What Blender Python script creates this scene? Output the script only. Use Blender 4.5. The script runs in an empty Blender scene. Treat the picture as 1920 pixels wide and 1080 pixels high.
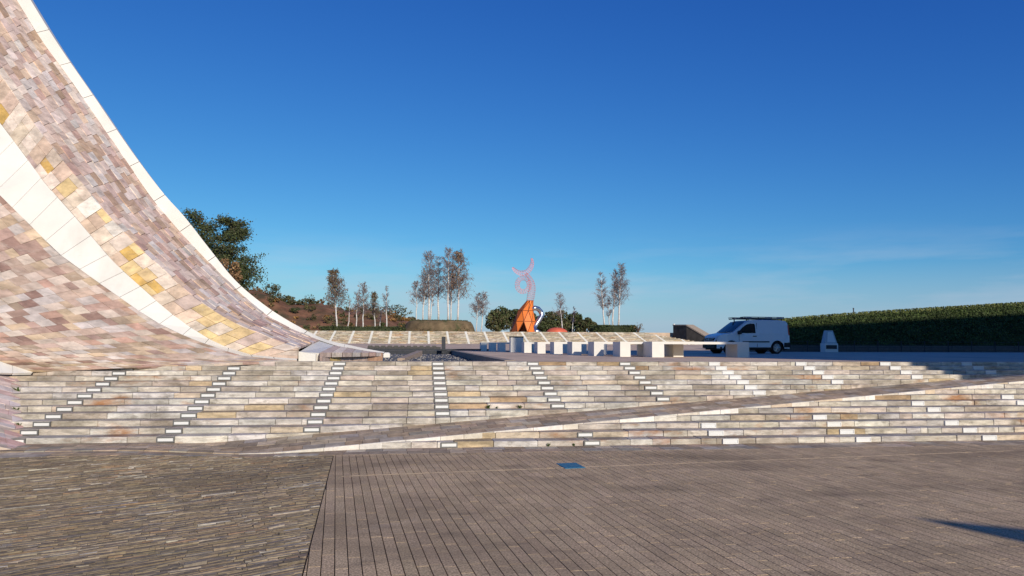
import bpy, math, random
from mathutils import Vector, Matrix
random.seed(7)
sc = bpy.context.scene
col = sc.collection

# ------------------------------------------------------------------ camera
EYE = 1.735
FPX = 1400.0
YAW, PIT, ROLL = .1249, .0752, .0035
_R = Vector((math.cos(YAW), -math.sin(YAW), 0))
_F = Vector((math.sin(YAW)*math.cos(PIT), math.cos(YAW)*math.cos(PIT), math.sin(PIT)))
_U = _R.cross(_F)
RC = _R*math.cos(ROLL) + _U*math.sin(ROLL)
UC = _U*math.cos(ROLL) - _R*math.sin(ROLL)
CAM = Vector((0, 0, EYE))
cd = bpy.data.cameras.new('camera')
cam = bpy.data.objects.new('camera', cd)
col.objects.link(cam)
cd.sensor_width = 36
cd.lens = 36*FPX/1920
cd.clip_end = 5000
cam.matrix_world = Matrix(((RC.x, UC.x, -_F.x, 0), (RC.y, UC.y, -_F.y, 0), (RC.z, UC.z, -_F.z, EYE), (0, 0, 0, 1)))
sc.camera = cam

# ------------------------------------------------------------------ sky, sun, exposure
SUN_EL = math.radians(21)
SUN_H = Vector((.34, -.94, 0)).normalized()           # horizontal direction towards the sun
SUN = SUN_H*math.cos(SUN_EL) + Vector((0, 0, math.sin(SUN_EL)))
w = bpy.data.worlds.new('World')
sc.world = w
w.use_nodes = True
nt = w.node_tree
nt.nodes.clear()
wo = nt.nodes.new('ShaderNodeOutputWorld')
bg = nt.nodes.new('ShaderNodeBackground')
sky = nt.nodes.new('ShaderNodeTexSky')
sky.sky_type = 'NISHITA'
sky.sun_disc = False
sky.sun_elevation = SUN_EL
sky.sun_rotation = math.atan2(SUN_H.x, SUN_H.y)
sky.altitude = 300
sky.air_density = 1.0
sky.dust_density = 0.3
sky.ozone_density = 3.0
bg.inputs[1].default_value = .10
# thin streaks of cirrus low in the sky
tc = nt.nodes.new('ShaderNodeTexCoord')
mp = nt.nodes.new('ShaderNodeMapping'); mp.inputs['Scale'].default_value = (2.2, 2.2, 15)
mp.inputs['Rotation'].default_value = (0.10, 0.06, 0)
nz = nt.nodes.new('ShaderNodeTexNoise'); nz.inputs['Scale'].default_value = 2.2; nz.inputs['Detail'].default_value = 7; nz.inputs['Roughness'].default_value = .55
rp = nt.nodes.new('ShaderNodeValToRGB'); rp.color_ramp.elements[0].position = .47; rp.color_ramp.elements[1].position = .78
sx = nt.nodes.new('ShaderNodeSeparateXYZ')
hr = nt.nodes.new('ShaderNodeValToRGB')
hr.color_ramp.elements[0].position = 0.0; hr.color_ramp.elements[0].color = (1, 1, 1, 1)
hr.color_ramp.elements[1].position = .15; hr.color_ramp.elements[1].color = (0, 0, 0, 1)
mu = nt.nodes.new('ShaderNodeMath'); mu.operation = 'MULTIPLY'
mu2 = nt.nodes.new('ShaderNodeMath'); mu2.operation = 'MULTIPLY'; mu2.inputs[1].default_value = .85
mix = nt.nodes.new('ShaderNodeMix'); mix.data_type = 'RGBA'
mix.inputs[7].default_value = (5.6, 6.2, 7.2, 1)
hs = nt.nodes.new('ShaderNodeHueSaturation'); hs.inputs['Saturation'].default_value = 1.0
L = nt.links.new
L(tc.outputs['Generated'], mp.inputs[0]); L(mp.outputs[0], nz.inputs['Vector']); L(nz.outputs['Fac'], rp.inputs[0])
L(tc.outputs['Generated'], sx.inputs[0]); L(sx.outputs[2], hr.inputs[0])
L(rp.outputs[0], mu.inputs[0]); L(hr.outputs[0], mu.inputs[1]); L(mu.outputs[0], mu2.inputs[0])
L(mu2.outputs[0], mix.inputs[0])
tn = nt.nodes.new('ShaderNodeMix'); tn.data_type = 'RGBA'; tn.blend_type = 'MULTIPLY'; tn.inputs[0].default_value = 1; tn.inputs[7].default_value = (.62, .86, 1.12, 1)
L(sky.outputs[0], tn.inputs[6])
sp_, cb_ = nt.nodes.new('ShaderNodeSeparateColor'), nt.nodes.new('ShaderNodeCombineColor')     # clear deep winter blue
L(tn.outputs[2], sp_.inputs[0])
for ch, (ga, am) in enumerate(((1.59, 1.436), (1.28, 1.08), (.75, .86))):
    p1 = nt.nodes.new('ShaderNodeMath'); p1.operation = 'MULTIPLY'; p1.inputs[1].default_value = .1
    p2 = nt.nodes.new('ShaderNodeMath'); p2.operation = 'POWER'; p2.inputs[1].default_value = ga
    p3 = nt.nodes.new('ShaderNodeMath'); p3.operation = 'MULTIPLY'; p3.inputs[1].default_value = am*10
    L(sp_.outputs[ch], p1.inputs[0]); L(p1.outputs[0], p2.inputs[0]); L(p2.outputs[0], p3.inputs[0]); L(p3.outputs[0], cb_.inputs[ch])
L(cb_.outputs[0], hs.inputs['Color']); L(hs.outputs[0], mix.inputs[6]); hz = nt.nodes.new('ShaderNodeValToRGB')
hz.color_ramp.elements[0].position = 0.0; hz.color_ramp.elements[0].color = (.85, .85, .85, 1)
hz.color_ramp.elements[1].position = .10; hz.color_ramp.elements[1].color = (0, 0, 0, 1)
mh_ = nt.nodes.new('ShaderNodeMix'); mh_.data_type = 'RGBA'; mh_.inputs[7].default_value = (3.5, 4.6, 6.2, 1)
L(sx.outputs[2], hz.inputs[0]); L(hz.outputs[0], mh_.inputs[0]); L(mix.outputs[2], mh_.inputs[6]); L(mh_.outputs[2], bg.inputs[0]); L(bg.outputs[0], wo.inputs[0])

sl = bpy.data.lights.new('sun', 'SUN')
sl.energy = 4.3
sl.angle = math.radians(.53)
sl.color = (1.0, .885, .73)
so = bpy.data.objects.new('sun', sl)
col.objects.link(so)
so.location = (40, -30, 60)
so.rotation_euler = SUN.to_track_quat('Z', 'Y').to_euler()
sc.view_settings.view_transform = 'Standard'
sc.view_settings.look = 'None'
sc.view_settings.gamma = 1
sc.view_settings.exposure = 0.0

# ------------------------------------------------------------------ pixel -> place helpers
def ray(x, y):
    return _F + RC*((x-960)/FPX) - UC*((y-540)/FPX)
def at_y(x, y, Y):
    r = ray(x, y); return CAM + r*(Y/r.y)
def at_z(x, y, z):
    r = ray(x, y); return CAM + r*((z-EYE)/r.z)
def at_d(x, y, d):
    return CAM + ray(x, y)*d
def to_px(P):
    q = Vector(P) - CAM; d = q.dot(_F)
    if d < .1: return (-9999, -9999)
    return (960+FPX*q.dot(RC)/d, 540-FPX*q.dot(UC)/d)
def in_frame(P, m=25):
    x, y = to_px(P); return -m < x < 1920+m and -m < y < 1080+m

# ------------------------------------------------------------------ mesh builder
class MB:
    def __init__(s): s.v = []; s.f = []; s.c = []; s.m = []
    def add(s, vs, fs, c=(1, 1, 1), m=0):
        o = len(s.v); s.v += [tuple(p) for p in vs]
        for f in fs: s.f.append([o+i for i in f]); s.c.append(c); s.m.append(m)
    def hexa(s, p, c=(1, 1, 1), m=0):                  # p: bottom 4 then top 4
        s.add(p, [(3, 2, 1, 0), (4, 5, 6, 7), (0, 1, 5, 4), (1, 2, 6, 5), (2, 3, 7, 6), (3, 0, 4, 7)], c, m)
    def box(s, x0, x1, y0, y1, z0, z1, c=(1, 1, 1), m=0):
        s.hexa([(x0, y0, z0), (x1, y0, z0), (x1, y1, z0), (x0, y1, z0), (x0, y0, z1), (x1, y0, z1), (x1, y1, z1), (x0, y1, z1)], c, m)
    def cbox(s, x0, x1, y0, y1, z0, z1, b, c=(1, 1, 1), m=0):   # box with chamfered top edges
        p = [(x0, y0, z0), (x1, y0, z0), (x1, y1, z0), (x0, y1, z0), (x0, y0, z1-b), (x1, y0, z1-b), (x1, y1, z1-b), (x0, y1, z1-b),
             (x0+b, y0+b, z1), (x1-b, y0+b, z1), (x1-b, y1-b, z1), (x0+b, y1-b, z1)]
        s.add(p, [(3, 2, 1, 0), (0, 1, 5, 4), (1, 2, 6, 5), (2, 3, 7, 6), (3, 0, 4, 7), (4, 5, 9, 8), (5, 6, 10, 9), (6, 7, 11, 10), (7, 4, 8, 11), (8, 9, 10, 11)], c, m)
    def prism(s, poly, zb, zt, c=(1, 1, 1), m=0, bev=0):   # poly: [(x,y)] ccw; zb/zt numbers or functions
        n = len(poly); fb = zb if callable(zb) else (lambda x, y: zb); ft = zt if callable(zt) else (lambda x, y: zt)
        cx = sum(p[0] for p in poly)/n; cy = sum(p[1] for p in poly)/n
        vs = [(x, y, fb(x, y)) for x, y in poly] + [(x, y, ft(x, y)-bev) for x, y in poly]
        fs = [tuple(range(n-1, -1, -1))] + [(i, (i+1) % n, n+(i+1) % n, n+i) for i in range(n)]
        if bev:
            for x, y in poly:
                d = math.hypot(x-cx, y-cy) or 1; k = max(.3, 1-1.4*bev/d)
                vs.append((cx+(x-cx)*k, cy+(y-cy)*k, ft(x, y)))
            fs += [(n+i, n+(i+1) % n, 2*n+(i+1) % n, 2*n+i) for i in range(n)] + [tuple(range(2*n, 3*n))]
        else: fs.append(tuple(range(n, 2*n)))
        s.add(vs, fs, c, m)
    def tube(s, pts, rad, n=6, c=(1, 1, 1), m=0, caps=True):
        pts = [Vector(p) for p in pts]; rings = []
        if not isinstance(rad, (list, tuple)): rad = [rad]*len(pts)
        up = None
        for i, p in enumerate(pts):
            t = (pts[min(i+1, len(pts)-1)]-pts[max(i-1, 0)])
            if t.length < 1e-9: t = Vector((0, 0, 1))
            t.normalize()
            if up is None: up = t.orthogonal().normalized()
            up = (up-t*up.dot(t))
            up = up.normalized() if up.length > 1e-6 else t.orthogonal().normalized()
            q = t.cross(up)
            rings.append([p+(up*math.cos(2*math.pi*k/n)+q*math.sin(2*math.pi*k/n))*rad[i] for k in range(n)])
        vs = [v for r in rings for v in r]; fs = []
        for i in range(len(pts)-1):
            for k in range(n):
                a = i*n+k; b = i*n+(k+1) % n; fs.append((a, b, b+n, a+n))
        if caps: fs += [tuple(range(n-1, -1, -1)), tuple(range(len(vs)-n, len(vs)))]
        s.add(vs, fs, c, m)
    def build(s, name, mats, parent=None, smooth=False, kind=None):
        me = bpy.data.meshes.new(name)
        me.from_pydata(s.v, [], s.f); me.update()
        ca = me.color_attributes.new('Col', 'FLOAT_COLOR', 'CORNER')
        buf = []
        for f, c in zip(s.f, s.c): buf += [c[0], c[1], c[2], 1.0]*len(f)
        ca.data.foreach_set('color', buf)
        if not isinstance(mats, (list, tuple)): mats = [mats]
        for mm in mats: me.materials.append(mm)
        if len(mats) > 1: me.polygons.foreach_set('material_index', s.m)
        if smooth: me.polygons.foreach_set('use_smooth', [True]*len(me.polygons))
        o = bpy.data.objects.new(name, me); col.objects.link(o)
        if parent: o.parent = parent
        if kind: o['kind'] = kind
        return o
def tag(o, label, cat, group=None):
    o['label'] = label; o['category'] = cat
    if group: o['group'] = group
    return o
def thing(name, label, cat, loc=(0, 0, 0), group=None):
    o = bpy.data.objects.new(name, None); col.objects.link(o); o.location = loc
    o.empty_display_size = .2
    return tag(o, label, cat, group)
def struct(o): o['kind'] = 'structure'; return o
def jit(c, a): 
    k = 1+random.uniform(-a, a); return (c[0]*k, c[1]*k*(1+random.uniform(-a, a)*.12), c[2]*k*(1+random.uniform(-a, a)*.2))

# ------------------------------------------------------------------ materials
def mat(name, base=(1, 1, 1), rough=.85, var=.25, scale=5, bump=.0, bscale=40, usecol=False, metal=0, stretch=(1, 1, 1), stains=None, spec=.3, coord='pos', detail=6):
    m = bpy.data.materials.new(name); m.use_nodes = True
    n = m.node_tree.nodes; l = m.node_tree.links.new
    b = n['Principled BSDF']; b.inputs['Roughness'].default_value = rough; b.inputs['Metallic'].default_value = metal
    b.inputs['Specular IOR Level'].default_value = spec
    if coord == 'pos': g = n.new('ShaderNodeNewGeometry'); src = g.outputs['Position']
    else: g = n.new('ShaderNodeTexCoord'); src = g.outputs['Object']
    mp = n.new('ShaderNodeMapping'); mp.inputs['Scale'].default_value = stretch; l(src, mp.inputs[0])
    nz = n.new('ShaderNodeTexNoise'); nz.inputs['Scale'].default_value = scale; nz.inputs['Detail'].default_value = detail; nz.inputs['Roughness'].default_value = .62
    l(mp.outputs[0], nz.inputs['Vector'])
    mr = n.new('ShaderNodeMapRange'); mr.inputs[1].default_value = .3; mr.inputs[2].default_value = .7
    mr.inputs[3].default_value = 1-var; mr.inputs[4].default_value = 1+var; l(nz.outputs['Fac'], mr.inputs[0])
    mx = n.new('ShaderNodeMix'); mx.data_type = 'RGBA'; mx.blend_type = 'MULTIPLY'; mx.inputs[0].default_value = 1
    if usecol:
        a = n.new('ShaderNodeVertexColor'); a.layer_name = 'Col'
        m0 = n.new('ShaderNodeMix'); m0.data_type = 'RGBA'; m0.blend_type = 'MULTIPLY'; m0.inputs[0].default_value = 1
        m0.inputs[7].default_value = (*base, 1); l(a.outputs[0], m0.inputs[6]); l(m0.outputs[2], mx.inputs[6])
    else: mx.inputs[6].default_value = (*base, 1)
    l(mr.outputs[0], mx.inputs[7]); out = mx.outputs[2]
    for st in (stains or []):        # (colour, scale, lo, hi, strength, stretch)
        mp2 = n.new('ShaderNodeMapping'); mp2.inputs['Scale'].default_value = st[5]; mp2.inputs['Location'].default_value = (st[1]*3.1, 7.7, st[2]*9); l(src, mp2.inputs[0])
        n2 = n.new('ShaderNodeTexNoise'); n2.inputs['Scale'].default_value = st[1]; n2.inputs['Detail'].default_value = 7; n2.inputs['Roughness'].default_value = .65
        l(mp2.outputs[0], n2.inputs['Vector'])
        r2 = n.new('ShaderNodeMapRange'); r2.inputs[1].default_value = st[2]; r2.inputs[2].default_value = st[3]; r2.inputs[3].default_value = 0; r2.inputs[4].default_value = st[4]
        l(n2.outputs['Fac'], r2.inputs[0])
        m2 = n.new('ShaderNodeMix'); m2.data_type = 'RGBA'; l(r2.outputs[0], m2.inputs[0]); l(out, m2.inputs[6])
        m2.inputs[7].default_value = (*st[0], 1); out = m2.outputs[2]
    l(out, b.inputs['Base Color'])
    if bump:
        n3 = n.new('ShaderNodeTexNoise'); n3.inputs['Scale'].default_value = bscale; n3.inputs['Detail'].default_value = 5; l(mp.outputs[0], n3.inputs['Vector'])
        bp = n.new('ShaderNodeBump'); bp.inputs['Strength'].default_value = bump; bp.inputs['Distance'].default_value = .02
        l(n3.outputs['Fac'], bp.inputs['Height']); l(bp.outputs[0], b.inputs['Normal'])
    return m
X1 = (1, 1, 1)
M_step = mat('step_quartzite', rough=.9, spec=.12, var=.34, scale=5, bump=.6, bscale=22, usecol=True, stretch=(.7, 1.4, 3.2),
             stains=[((.36, .15, .045), .8, .575, .70, .8, (.8, 1, 2.2)), ((.15, .125, .09), 1.5, .48, .70, .72, (1, 1, 1.6)), ((.11, .095, .07), 7, .55, .72, .6, (.6, 1, 1))])
M_mortar = mat('dark_joint', (.075, .065, .055), var=.4, scale=9, bump=.4)
M_slab = mat('brown_slate_slab', rough=.85, spec=.08, var=.3, scale=7, bump=.4, bscale=30, usecol=True, stains=[((.10, .085, .065), .7, .52, .72, .5, X1)])
M_kerb = mat('pale_cut_stone', rough=.85, var=.18, scale=8, bump=.5, bscale=25, usecol=True, stains=[((.16, .13, .1), 4, .62, .75, .6, X1)])
M_plank = mat('granite_strip', rough=.85, spec=.08, var=.6, scale=55, bump=.25, bscale=160, usecol=True, detail=3,
              stains=[((.22, .165, .11), .45, .46, .66, .6, (1, 1.8, 1)), ((.13, .10, .075), 2.2, .55, .72, .5, (.8, 1.6, 1)), ((.52, .42, .32), 1.1, .6, .8, .4, (1, 1, 1))])
M_rough = mat('schist_edge', rough=.85, var=.3, scale=14, bump=.4, bscale=60, usecol=True, stains=[((.085, .085, .04), .55, .55, .75, .35, X1), ((.06, .05, .042), .4, .5, .7, .5, X1)])
M_upper = mat('upper_paving', (.62, .475, .355), rough=.9, spec=.08, var=.22, scale=1.5, bump=.2, stains=[((.30, .25, .21), .6, .5, .7, .6, (1, .3, 1))])
M_quartz = mat('quartzite_cladding', rough=.7, var=.34, scale=3.0, bump=.25, bscale=14, usecol=True, stretch=(1, 1, 1.8), detail=8, stains=[((.72, .62, .53), 1.7, .56, .74, .5, (1, 1, 2.6)), ((.30, .19, .14), 2.3, .58, .74, .5, (1, 1, 3))])
M_white = mat('white_panel', (.71, .70, .665), rough=.65, var=.06, scale=1.2, spec=.2, stains=[((.50, .47, .41), .7, .52, .74, .45, (1, 1, .35))])
M_fg = mat('light_frame', (.17, .17, .165), rough=.45, var=.1, metal=.3)
M_fw = mat('light_frame_pale', (.74, .74, .72), rough=.5, var=.05)
M_lens = mat('light_lens', (.70, .71, .70), rough=.35, var=.04, spec=.5)
M_conc = mat('bench_concrete', (.72, .70, .65), rough=.7, var=.05, scale=2.5, bump=.08)
M_dark = mat('dark_metal', (.035, .04, .05), rough=.5, var=.15, metal=.2)
M_gravel = mat('pond_pebbles', rough=.6, var=.5, scale=18, usecol=True, bump=.7, bscale=22)
M_earth = mat('red_earth', (.20, .098, .055), rough=.95, var=.5, scale=.35, bump=.6, bscale=1.2, stains=[((.06, .058, .03), .22, .46, .62, .85, X1), ((.30, .17, .09), .5, .58, .72, .6, X1)])
M_leaf = mat('foliage', rough=.75, var=.35, scale=1.2, usecol=True, spec=.2)
M_bark = mat('dark_bark', (.08, .06, .045), rough=.95, var=.4, scale=6)
M_birch = mat('birch_bark', (.62, .60, .57), rough=.8, var=.25, scale=3, stretch=(1, 1, 2), stains=[((.07, .06, .055), 5, .6, .66, .85, (.5, .5, 3))])
M_twig = mat('birch_twig', (.25, .195, .19), rough=.9, var=.3)
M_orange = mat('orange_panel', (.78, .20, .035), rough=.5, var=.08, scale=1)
M_orange_d = mat('frame_and_shaded_facet', (.30, .085, .03), rough=.6, var=.2)  # frame colour, also the painted shade of left-turned facets
M_pink = mat('pink_mesh', (.85, .24, .21), rough=.5, var=.05)
M_steel = mat('steel_tube', (.62, .63, .65), rough=.22, var=.05, metal=.95)
M_red = mat('red_dome_shell', (.62, .13, .07), rough=.6, var=.12, scale=1.5)
M_vanp = mat('van_paint', (.72, .73, .74), rough=.28, var=.02, spec=.5)
M_glass = mat('van_glass', (.012, .016, .018), rough=.06, var=.0, spec=.6)
M_blk = mat('black_plastic', (.018, .018, .02), rough=.6, var=.1)
M_tyre = mat('tyre_rubber', (.015, .015, .016), rough=.85, var=.1)
M_rim = mat('wheel_rim', (.42, .43, .44), rough=.35, var=.05, metal=.6)
M_lamp = mat('headlight_glass', (.75, .78, .8), rough=.15, var=.02, spec=.6)
M_alu = mat('rack_aluminium', (.55, .56, .58), rough=.35, var=.05, metal=.7)
M_blue = mat('blue_plate', (.03, .15, .25), rough=.55, var=.12, scale=30)
M_grass = mat('bank_soil', (.035, .05, .018), rough=.95, var=.4, scale=1.2, bump=.5, bscale=5)
M_sign = mat('sign_panel', (.44, .48, .50), rough=.4, var=.05)
M_wall = mat('shade_toned_wall', (.085, .075, .065), rough=.9, var=.3, scale=2, bump=.3)  # low tone carries the shade of the far side wall
M_ground = mat('far_ground', (.15, .12, .09), rough=.95, var=.3, scale=.1)

# ------------------------------------------------------------------ levels and flight of steps
S = .72
RISE, TREAD, BAY = .13*S, .5706*S, 3.2023*S
Y0, Z0, X0 = 25.12*S, EYE-.589*S, -8.9337*S            # top riser, upper plaza level, first light column
NROW = 14
def yk(k): return Y0-k*TREAD
def zk(k): return Z0-k*RISE
def nose(Y): return Z0-(Y0-Y)*RISE/TREAD
def lo_y(x): return 12.89+.236*x                        # ramp edges in plan
def up_y(x): return 13.90+.2235*x
def sstep(a, b, x): t = max(0, min(1, (x-a)/(b-a))); return t*t*(3-2*t)
def ground(x, y): return (RISE-.004)*sstep(-2.3, -4.6, x)*sstep(8.5, 12.6, y)
def ramp_z(x, y):
    a, b = lo_y(x), up_y(x); za, zb = nose(a), nose(b)-RISE-.012
    t = (y-a)/(b-a); return max(za+(zb-za)*t, ground(x, y)+.006)

# big ground sheet to the horizon
g = MB(); g.box(-2500, 2500, -600, 3500, -1.6, -.35); struct(g.build('ground', M_ground))
# lower plaza bed under the paving pieces
pz = MB(); NX, NY = 60, 24
vs = []; fs = []
for j in range(NY+1):
    for i in range(NX+1):
        x = -22+64*i/NX; y = -14+28.6*j/NY; vs.append((x, y, ground(x, y)-.022))
for j in range(NY):
    for i in range(NX):
        a = j*(NX+1)+i; fs.append((a, a+1, a+NX+2, a+NX+1))
pz.add(vs, fs); plaza = struct(pz.build('plaza_paving', M_mortar))
# upper plaza, slowly rising far away
POND_R0, POND_R1 = at_z(922, 672, Z0), at_z(852, 658.5, Z0)
up = MB(); ys = [Y0+.38, 24, 30, 36, 42, 48]
def pond_x(y): 
    t = (y-POND_R0.y)/(POND_R1.y-POND_R0.y); return POND_R0.x+(POND_R1.x-POND_R0.x)*t
PY0, PY1 = Y0+.75, 48.0
yy = [PY0+(PY1-PY0)*i/8 for i in range(9)]
for a, b in zip(yy[:-1], yy[1:]):
    up.add([(pond_x(a), a, Z0), (60, a, Z0), (60, b, Z0), (pond_x(b), b, Z0)], [(0, 1, 2, 3)])
    up.add([(-60, a, Z0), (-9.5, a, Z0), (-9.5, b, Z0), (-60, b, Z0)], [(0, 1, 2, 3)])
up.add([(-60, Y0+.1, Z0-.001), (60, Y0+.1, Z0-.001), (60, PY0, Z0-.001), (-60, PY0, Z0-.001)], [(0, 1, 2, 3)])
up.add([(-60, PY1, Z0), (60, PY1, Z0), (60, 86, Z0+.47), (-60, 86, Z0+.47)], [(0, 1, 2, 3)])
struct(up.build('upper_plaza', M_upper))

# ------------------------------------------------------------------ stone steps
def clip(poly, fn):                                     # keep fn(x,y) >= 0
    out = []
    for i, p in enumerate(poly):
        q = poly[(i+1) % len(poly)]; a, b = fn(*p), fn(*q)
        if a >= 0: out.append(p)
        if (a >= 0) != (b >= 0):
            t = a/(a-b); out.append((p[0]+(q[0]-p[0])*t, p[1]+(q[1]-p[1])*t))
    return out
STONE = [(.50, .46, .40)]*6+[(.44, .405, .355)]*6+[(.47, .455, .43)]*5+[(.48, .41, .33)]*2+[(.47, .375, .25)]*1+[(.37, .33, .285)]*3+[(.55, .525, .475)]*3+[(.46, .40, .355)]*3
STONE = [(a*1.1, b*1.085, c*1.06) for a, b, c in STONE]
upper_t = thing('stone_steps', 'pale quartzite flight of steps climbing from the sloping ramp to the upper plaza', 'steps', (3, 16, Z0-.6))
lower_t = thing('stone_steps', 'pale quartzite steps below the sloping ramp, rising from the lower plaza', 'steps', (9, 13, .2))
def local(mb, t):
    ox, oy, oz = t.location; mb.v = [(x-ox, y-oy, z-oz) for x, y, z in mb.v]; return mb
def left_end(k): return at_y(38 if k > 1 else 66, 750, yk(k)).x-.25
pieces = {0: [], 1: []}
lights = {0: [], 1: []}
XR = 21.5
for k in range(NROW):
    xs = [left_end(k)]
    j = -3
    while True:
        xl = X0+j*BAY
        if xl > XR: break
        base = xl+.14
        cuts = [base]+[base+BAY*f+random.uniform(-.09, .09) for f in (.33, .655)]
        if random.random() < .28: cuts.append(base+BAY*random.choice((.16, .5, .83))+random.uniform(-.05, .05))
        cuts += [xl-.14+BAY] if random.random() < .35 else []
        for c_ in sorted(cuts):
            if xs[-1]+.12 < c_ < XR: xs.append(c_)
        j += 1
    for a, b in zip(xs[:-1], xs[1:]):
        dy = random.uniform(-.008, .008); dz = random.uniform(-.004, .004)
        ja, jb = random.uniform(.22, .42), random.uniform(.58, .8)
        poly = [(a+.005, yk(k)+dy+random.uniform(-.006, .008)), (a+(b-a)*ja, yk(k)+dy+random.uniform(-.013, .006)), (a+(b-a)*jb, yk(k)+dy+random.uniform(-.013, .008)), (b-.005, yk(k)+dy+random.uniform(-.006, .01)), (b-.005, yk(k)+TREAD+.03), (a+.005, yk(k)+TREAD+.03)]
        c = jit(random.choice(STONE), .16)
        if random.random() < .02: c = jit((.43, .31, .19), .2)
        for part, fn in ((0, lambda x, y: y-up_y(x)), (1, lambda x, y: lo_y(x)-y)):
            if part == 0 and k == 13: continue
            q = clip(poly, fn)
            if len(q) < 3: continue
            ar = abs(sum(q[i][0]*q[(i+1) % len(q)][1]-q[(i+1) % len(q)][0]*q[i][1] for i in range(len(q))))/2
            if ar < .004: continue
            if part == 1 and a < -3: continue
            pieces[part].append((q, zk(k)+dz, c, k))
for part, t in ((0, upper_t), (1, lower_t)):
    rest = MB(); L_ = pieces[part]
    def size(p):
        cx = sum(v[0] for v in p[0])/len(p[0]); ok = in_frame((cx, p[0][0][1], p[1]), 40)
        return (0 if ok else -100)+ (max(v[0] for v in p[0])-min(v[0] for v in p[0]))*5/p[0][0][1]
    L_.sort(key=size, reverse=True)
    for i, (q, z, c, k) in enumerate(L_):
        mb = MB() if i < 300 and size((q, z, c, k)) > 0 else rest
        mb.prism(q, z-RISE-.06, z, c, bev=.007)
        mb.c[-1] = (c[0]*.88, c[1]*.85, c[2]*.82)        # tread face slightly darker and browner than the riser
        if mb is not rest: local(mb, t).build('step_stone', M_step, t)
    if rest.v: local(rest, t).build('step_stones', M_step, t, kind='stuff')
    core = MB()                                         # bedding behind the stones
    for k in range(NROW):
        if part == 0 and k == 13: continue
        poly = [(left_end(k)+.01, yk(k)+.035), (XR, yk(k)+.035), (XR, yk(k)+TREAD+.06), (left_end(k)+.01, yk(k)+TREAD+.06)]
        q = clip(poly, (lambda x, y: y-up_y(x)-.02) if part == 0 else (lambda x, y: lo_y(x)-y-.02))
        if part == 1: q = clip(q, lambda x, y: x+2.6) if q else q
        if len(q) >= 3: core.prism(q, zk(k)-RISE-.5, zk(k)-.016)
    local(core, t).build('bedding', M_mortar, t)
# small lamps let into the risers
frame_me = lens_me = None
def ring(w, h, d, b):
    m = MB(); m.box(-w+b, w-b, -.001, .05, -h+b, h-b)
    m.box(-w, w, -d, .02, h-b, h); m.box(-w, w, -d, .02, -h, -h+b); m.box(-w, -w+b, -d, .02, -h+b, h-b); m.box(w-b, w, -d, .02, -h+b, h-b)
    return m
def lens_mb(w, h): m = MB(); m.box(-w, w, -.006, .015, -h, h); return m
protos = {}
def step_light(x, k, t, pale):
    key = pale
    P = Vector((x, yk(k)-.019, zk(k)-RISE/2-.002))-t.location
    if key not in protos:
        f = ring(.142, .0445, .012, .019 if not pale else .015).build('step_light', M_fw if pale else M_fg, t)
        l = lens_mb(.122, .0255).build('lens', M_lens, f); protos[key] = (f, l); o = f
    else:
        o = protos[key][0].copy(); l = protos[key][1].copy(); col.objects.link(o); col.objects.link(l); o.parent = t; l.parent = o
    o.location = P
for c_ in range(0, 12):
    x = X0+c_*BAY
    for k in range(NROW-1):
        if x < left_end(k)+.2: continue
        if yk(k)-up_y(x) > .02+.0 and zk(k)-RISE > ramp_z(x, yk(k))-.03: step_light(x, k, upper_t, c_ >= 6)
for px, py in ((842, 833), (1097, 811), (1110, 829), (1328, 793), (1342, 809), (1369, 828), (1536, 776), (1563, 793), (1587, 808), (1618, 826),
               (1720, 759), (1750, 773), (1783, 789), (1817, 805), (1854, 822), (1888, 744), (1917, 758)):
    best = min(range(NROW), key=lambda k: abs(to_px((at_y(px, py, yk(k)).x, yk(k), zk(k)-RISE/2))[1]-py))
    step_light(at_y(px, py, yk(best)).x, best, lower_t, px > 1300)

# ------------------------------------------------------------------ ramp between the flights
ramp = thing('sloping_ramp', 'long brown paved ramp cutting diagonally across the pale steps', 'ramp', (6, 14.6, .5))
bed = MB(); n = 80
def lo2(x): return max(lo_y(x), 12.24) if x < -2.75 else lo_y(x)
def up2(x): return max(up_y(x), yk(12)+.02) if x < -3.0 else up_y(x)
for i in range(n):
    a, b = -12.0+33.5*i/n, -12.0+33.5*(i+1)/n
    for j in range(10):
        q = [(x, lo2(x)+.03+(up2(x)-lo2(x)-.01)*f/10) for x, f in ((a, j), (b, j), (b, j+1), (a, j+1))]
        bed.hexa([(x, y, -.3) for x, y in q]+[(x, y, ramp_z(x, y)-.02) for x, y in q])
local(bed, ramp).build('bedding', M_mortar, ramp)
SLAB = [(.42, .315, .215)]*4+[(.36, .285, .21)]*3+[(.47, .375, .27)]*2+[(.38, .335, .28)]*2+[(.50, .43, .33)]
cand = []
nr = 4
for r_ in range(nr):
    x = -11.5+random.uniform(0, .3)
    while x < 21.3:
        wd = random.uniform(.26, .42); f0, f1 = r_/nr, (r_+1)/nr
        sk = -.10                                      # courses slant across the ramp
        def P(xx, f): a, b = lo2(xx), up2(xx); return (xx+sk*(f*1.0), a+.05+(b-a-.055)*f)
        q = [P(x+.003, f0+.004), P(x+wd-.003, f0+.004), P(x+wd-.003, f1-.004), P(x+.003, f1-.004)]
        cand.append((q, jit(random.choice(SLAB), .2), random.uniform(-.002, .002))); x += wd
cand.sort(key=lambda c: (0 if in_frame((c[0][0][0], c[0][0][1], .3), 10) else 1e4)+c[0][0][0]**2+c[0][0][1]**2)
rest = MB()
for i, (q, c, dz) in enumerate(cand):
    mb = MB() if i < 290 else rest
    mb.prism(q, lambda x, y: ramp_z(x, y)-.04, lambda x, y, dz=dz: ramp_z(x, y)+dz, c)
    if mb is not rest: local(mb, ramp).build('paving_slab', M_slab, ramp)
if rest.v: local(rest, ramp).build('paving_slabs', M_slab, ramp, kind='stuff')
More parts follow.
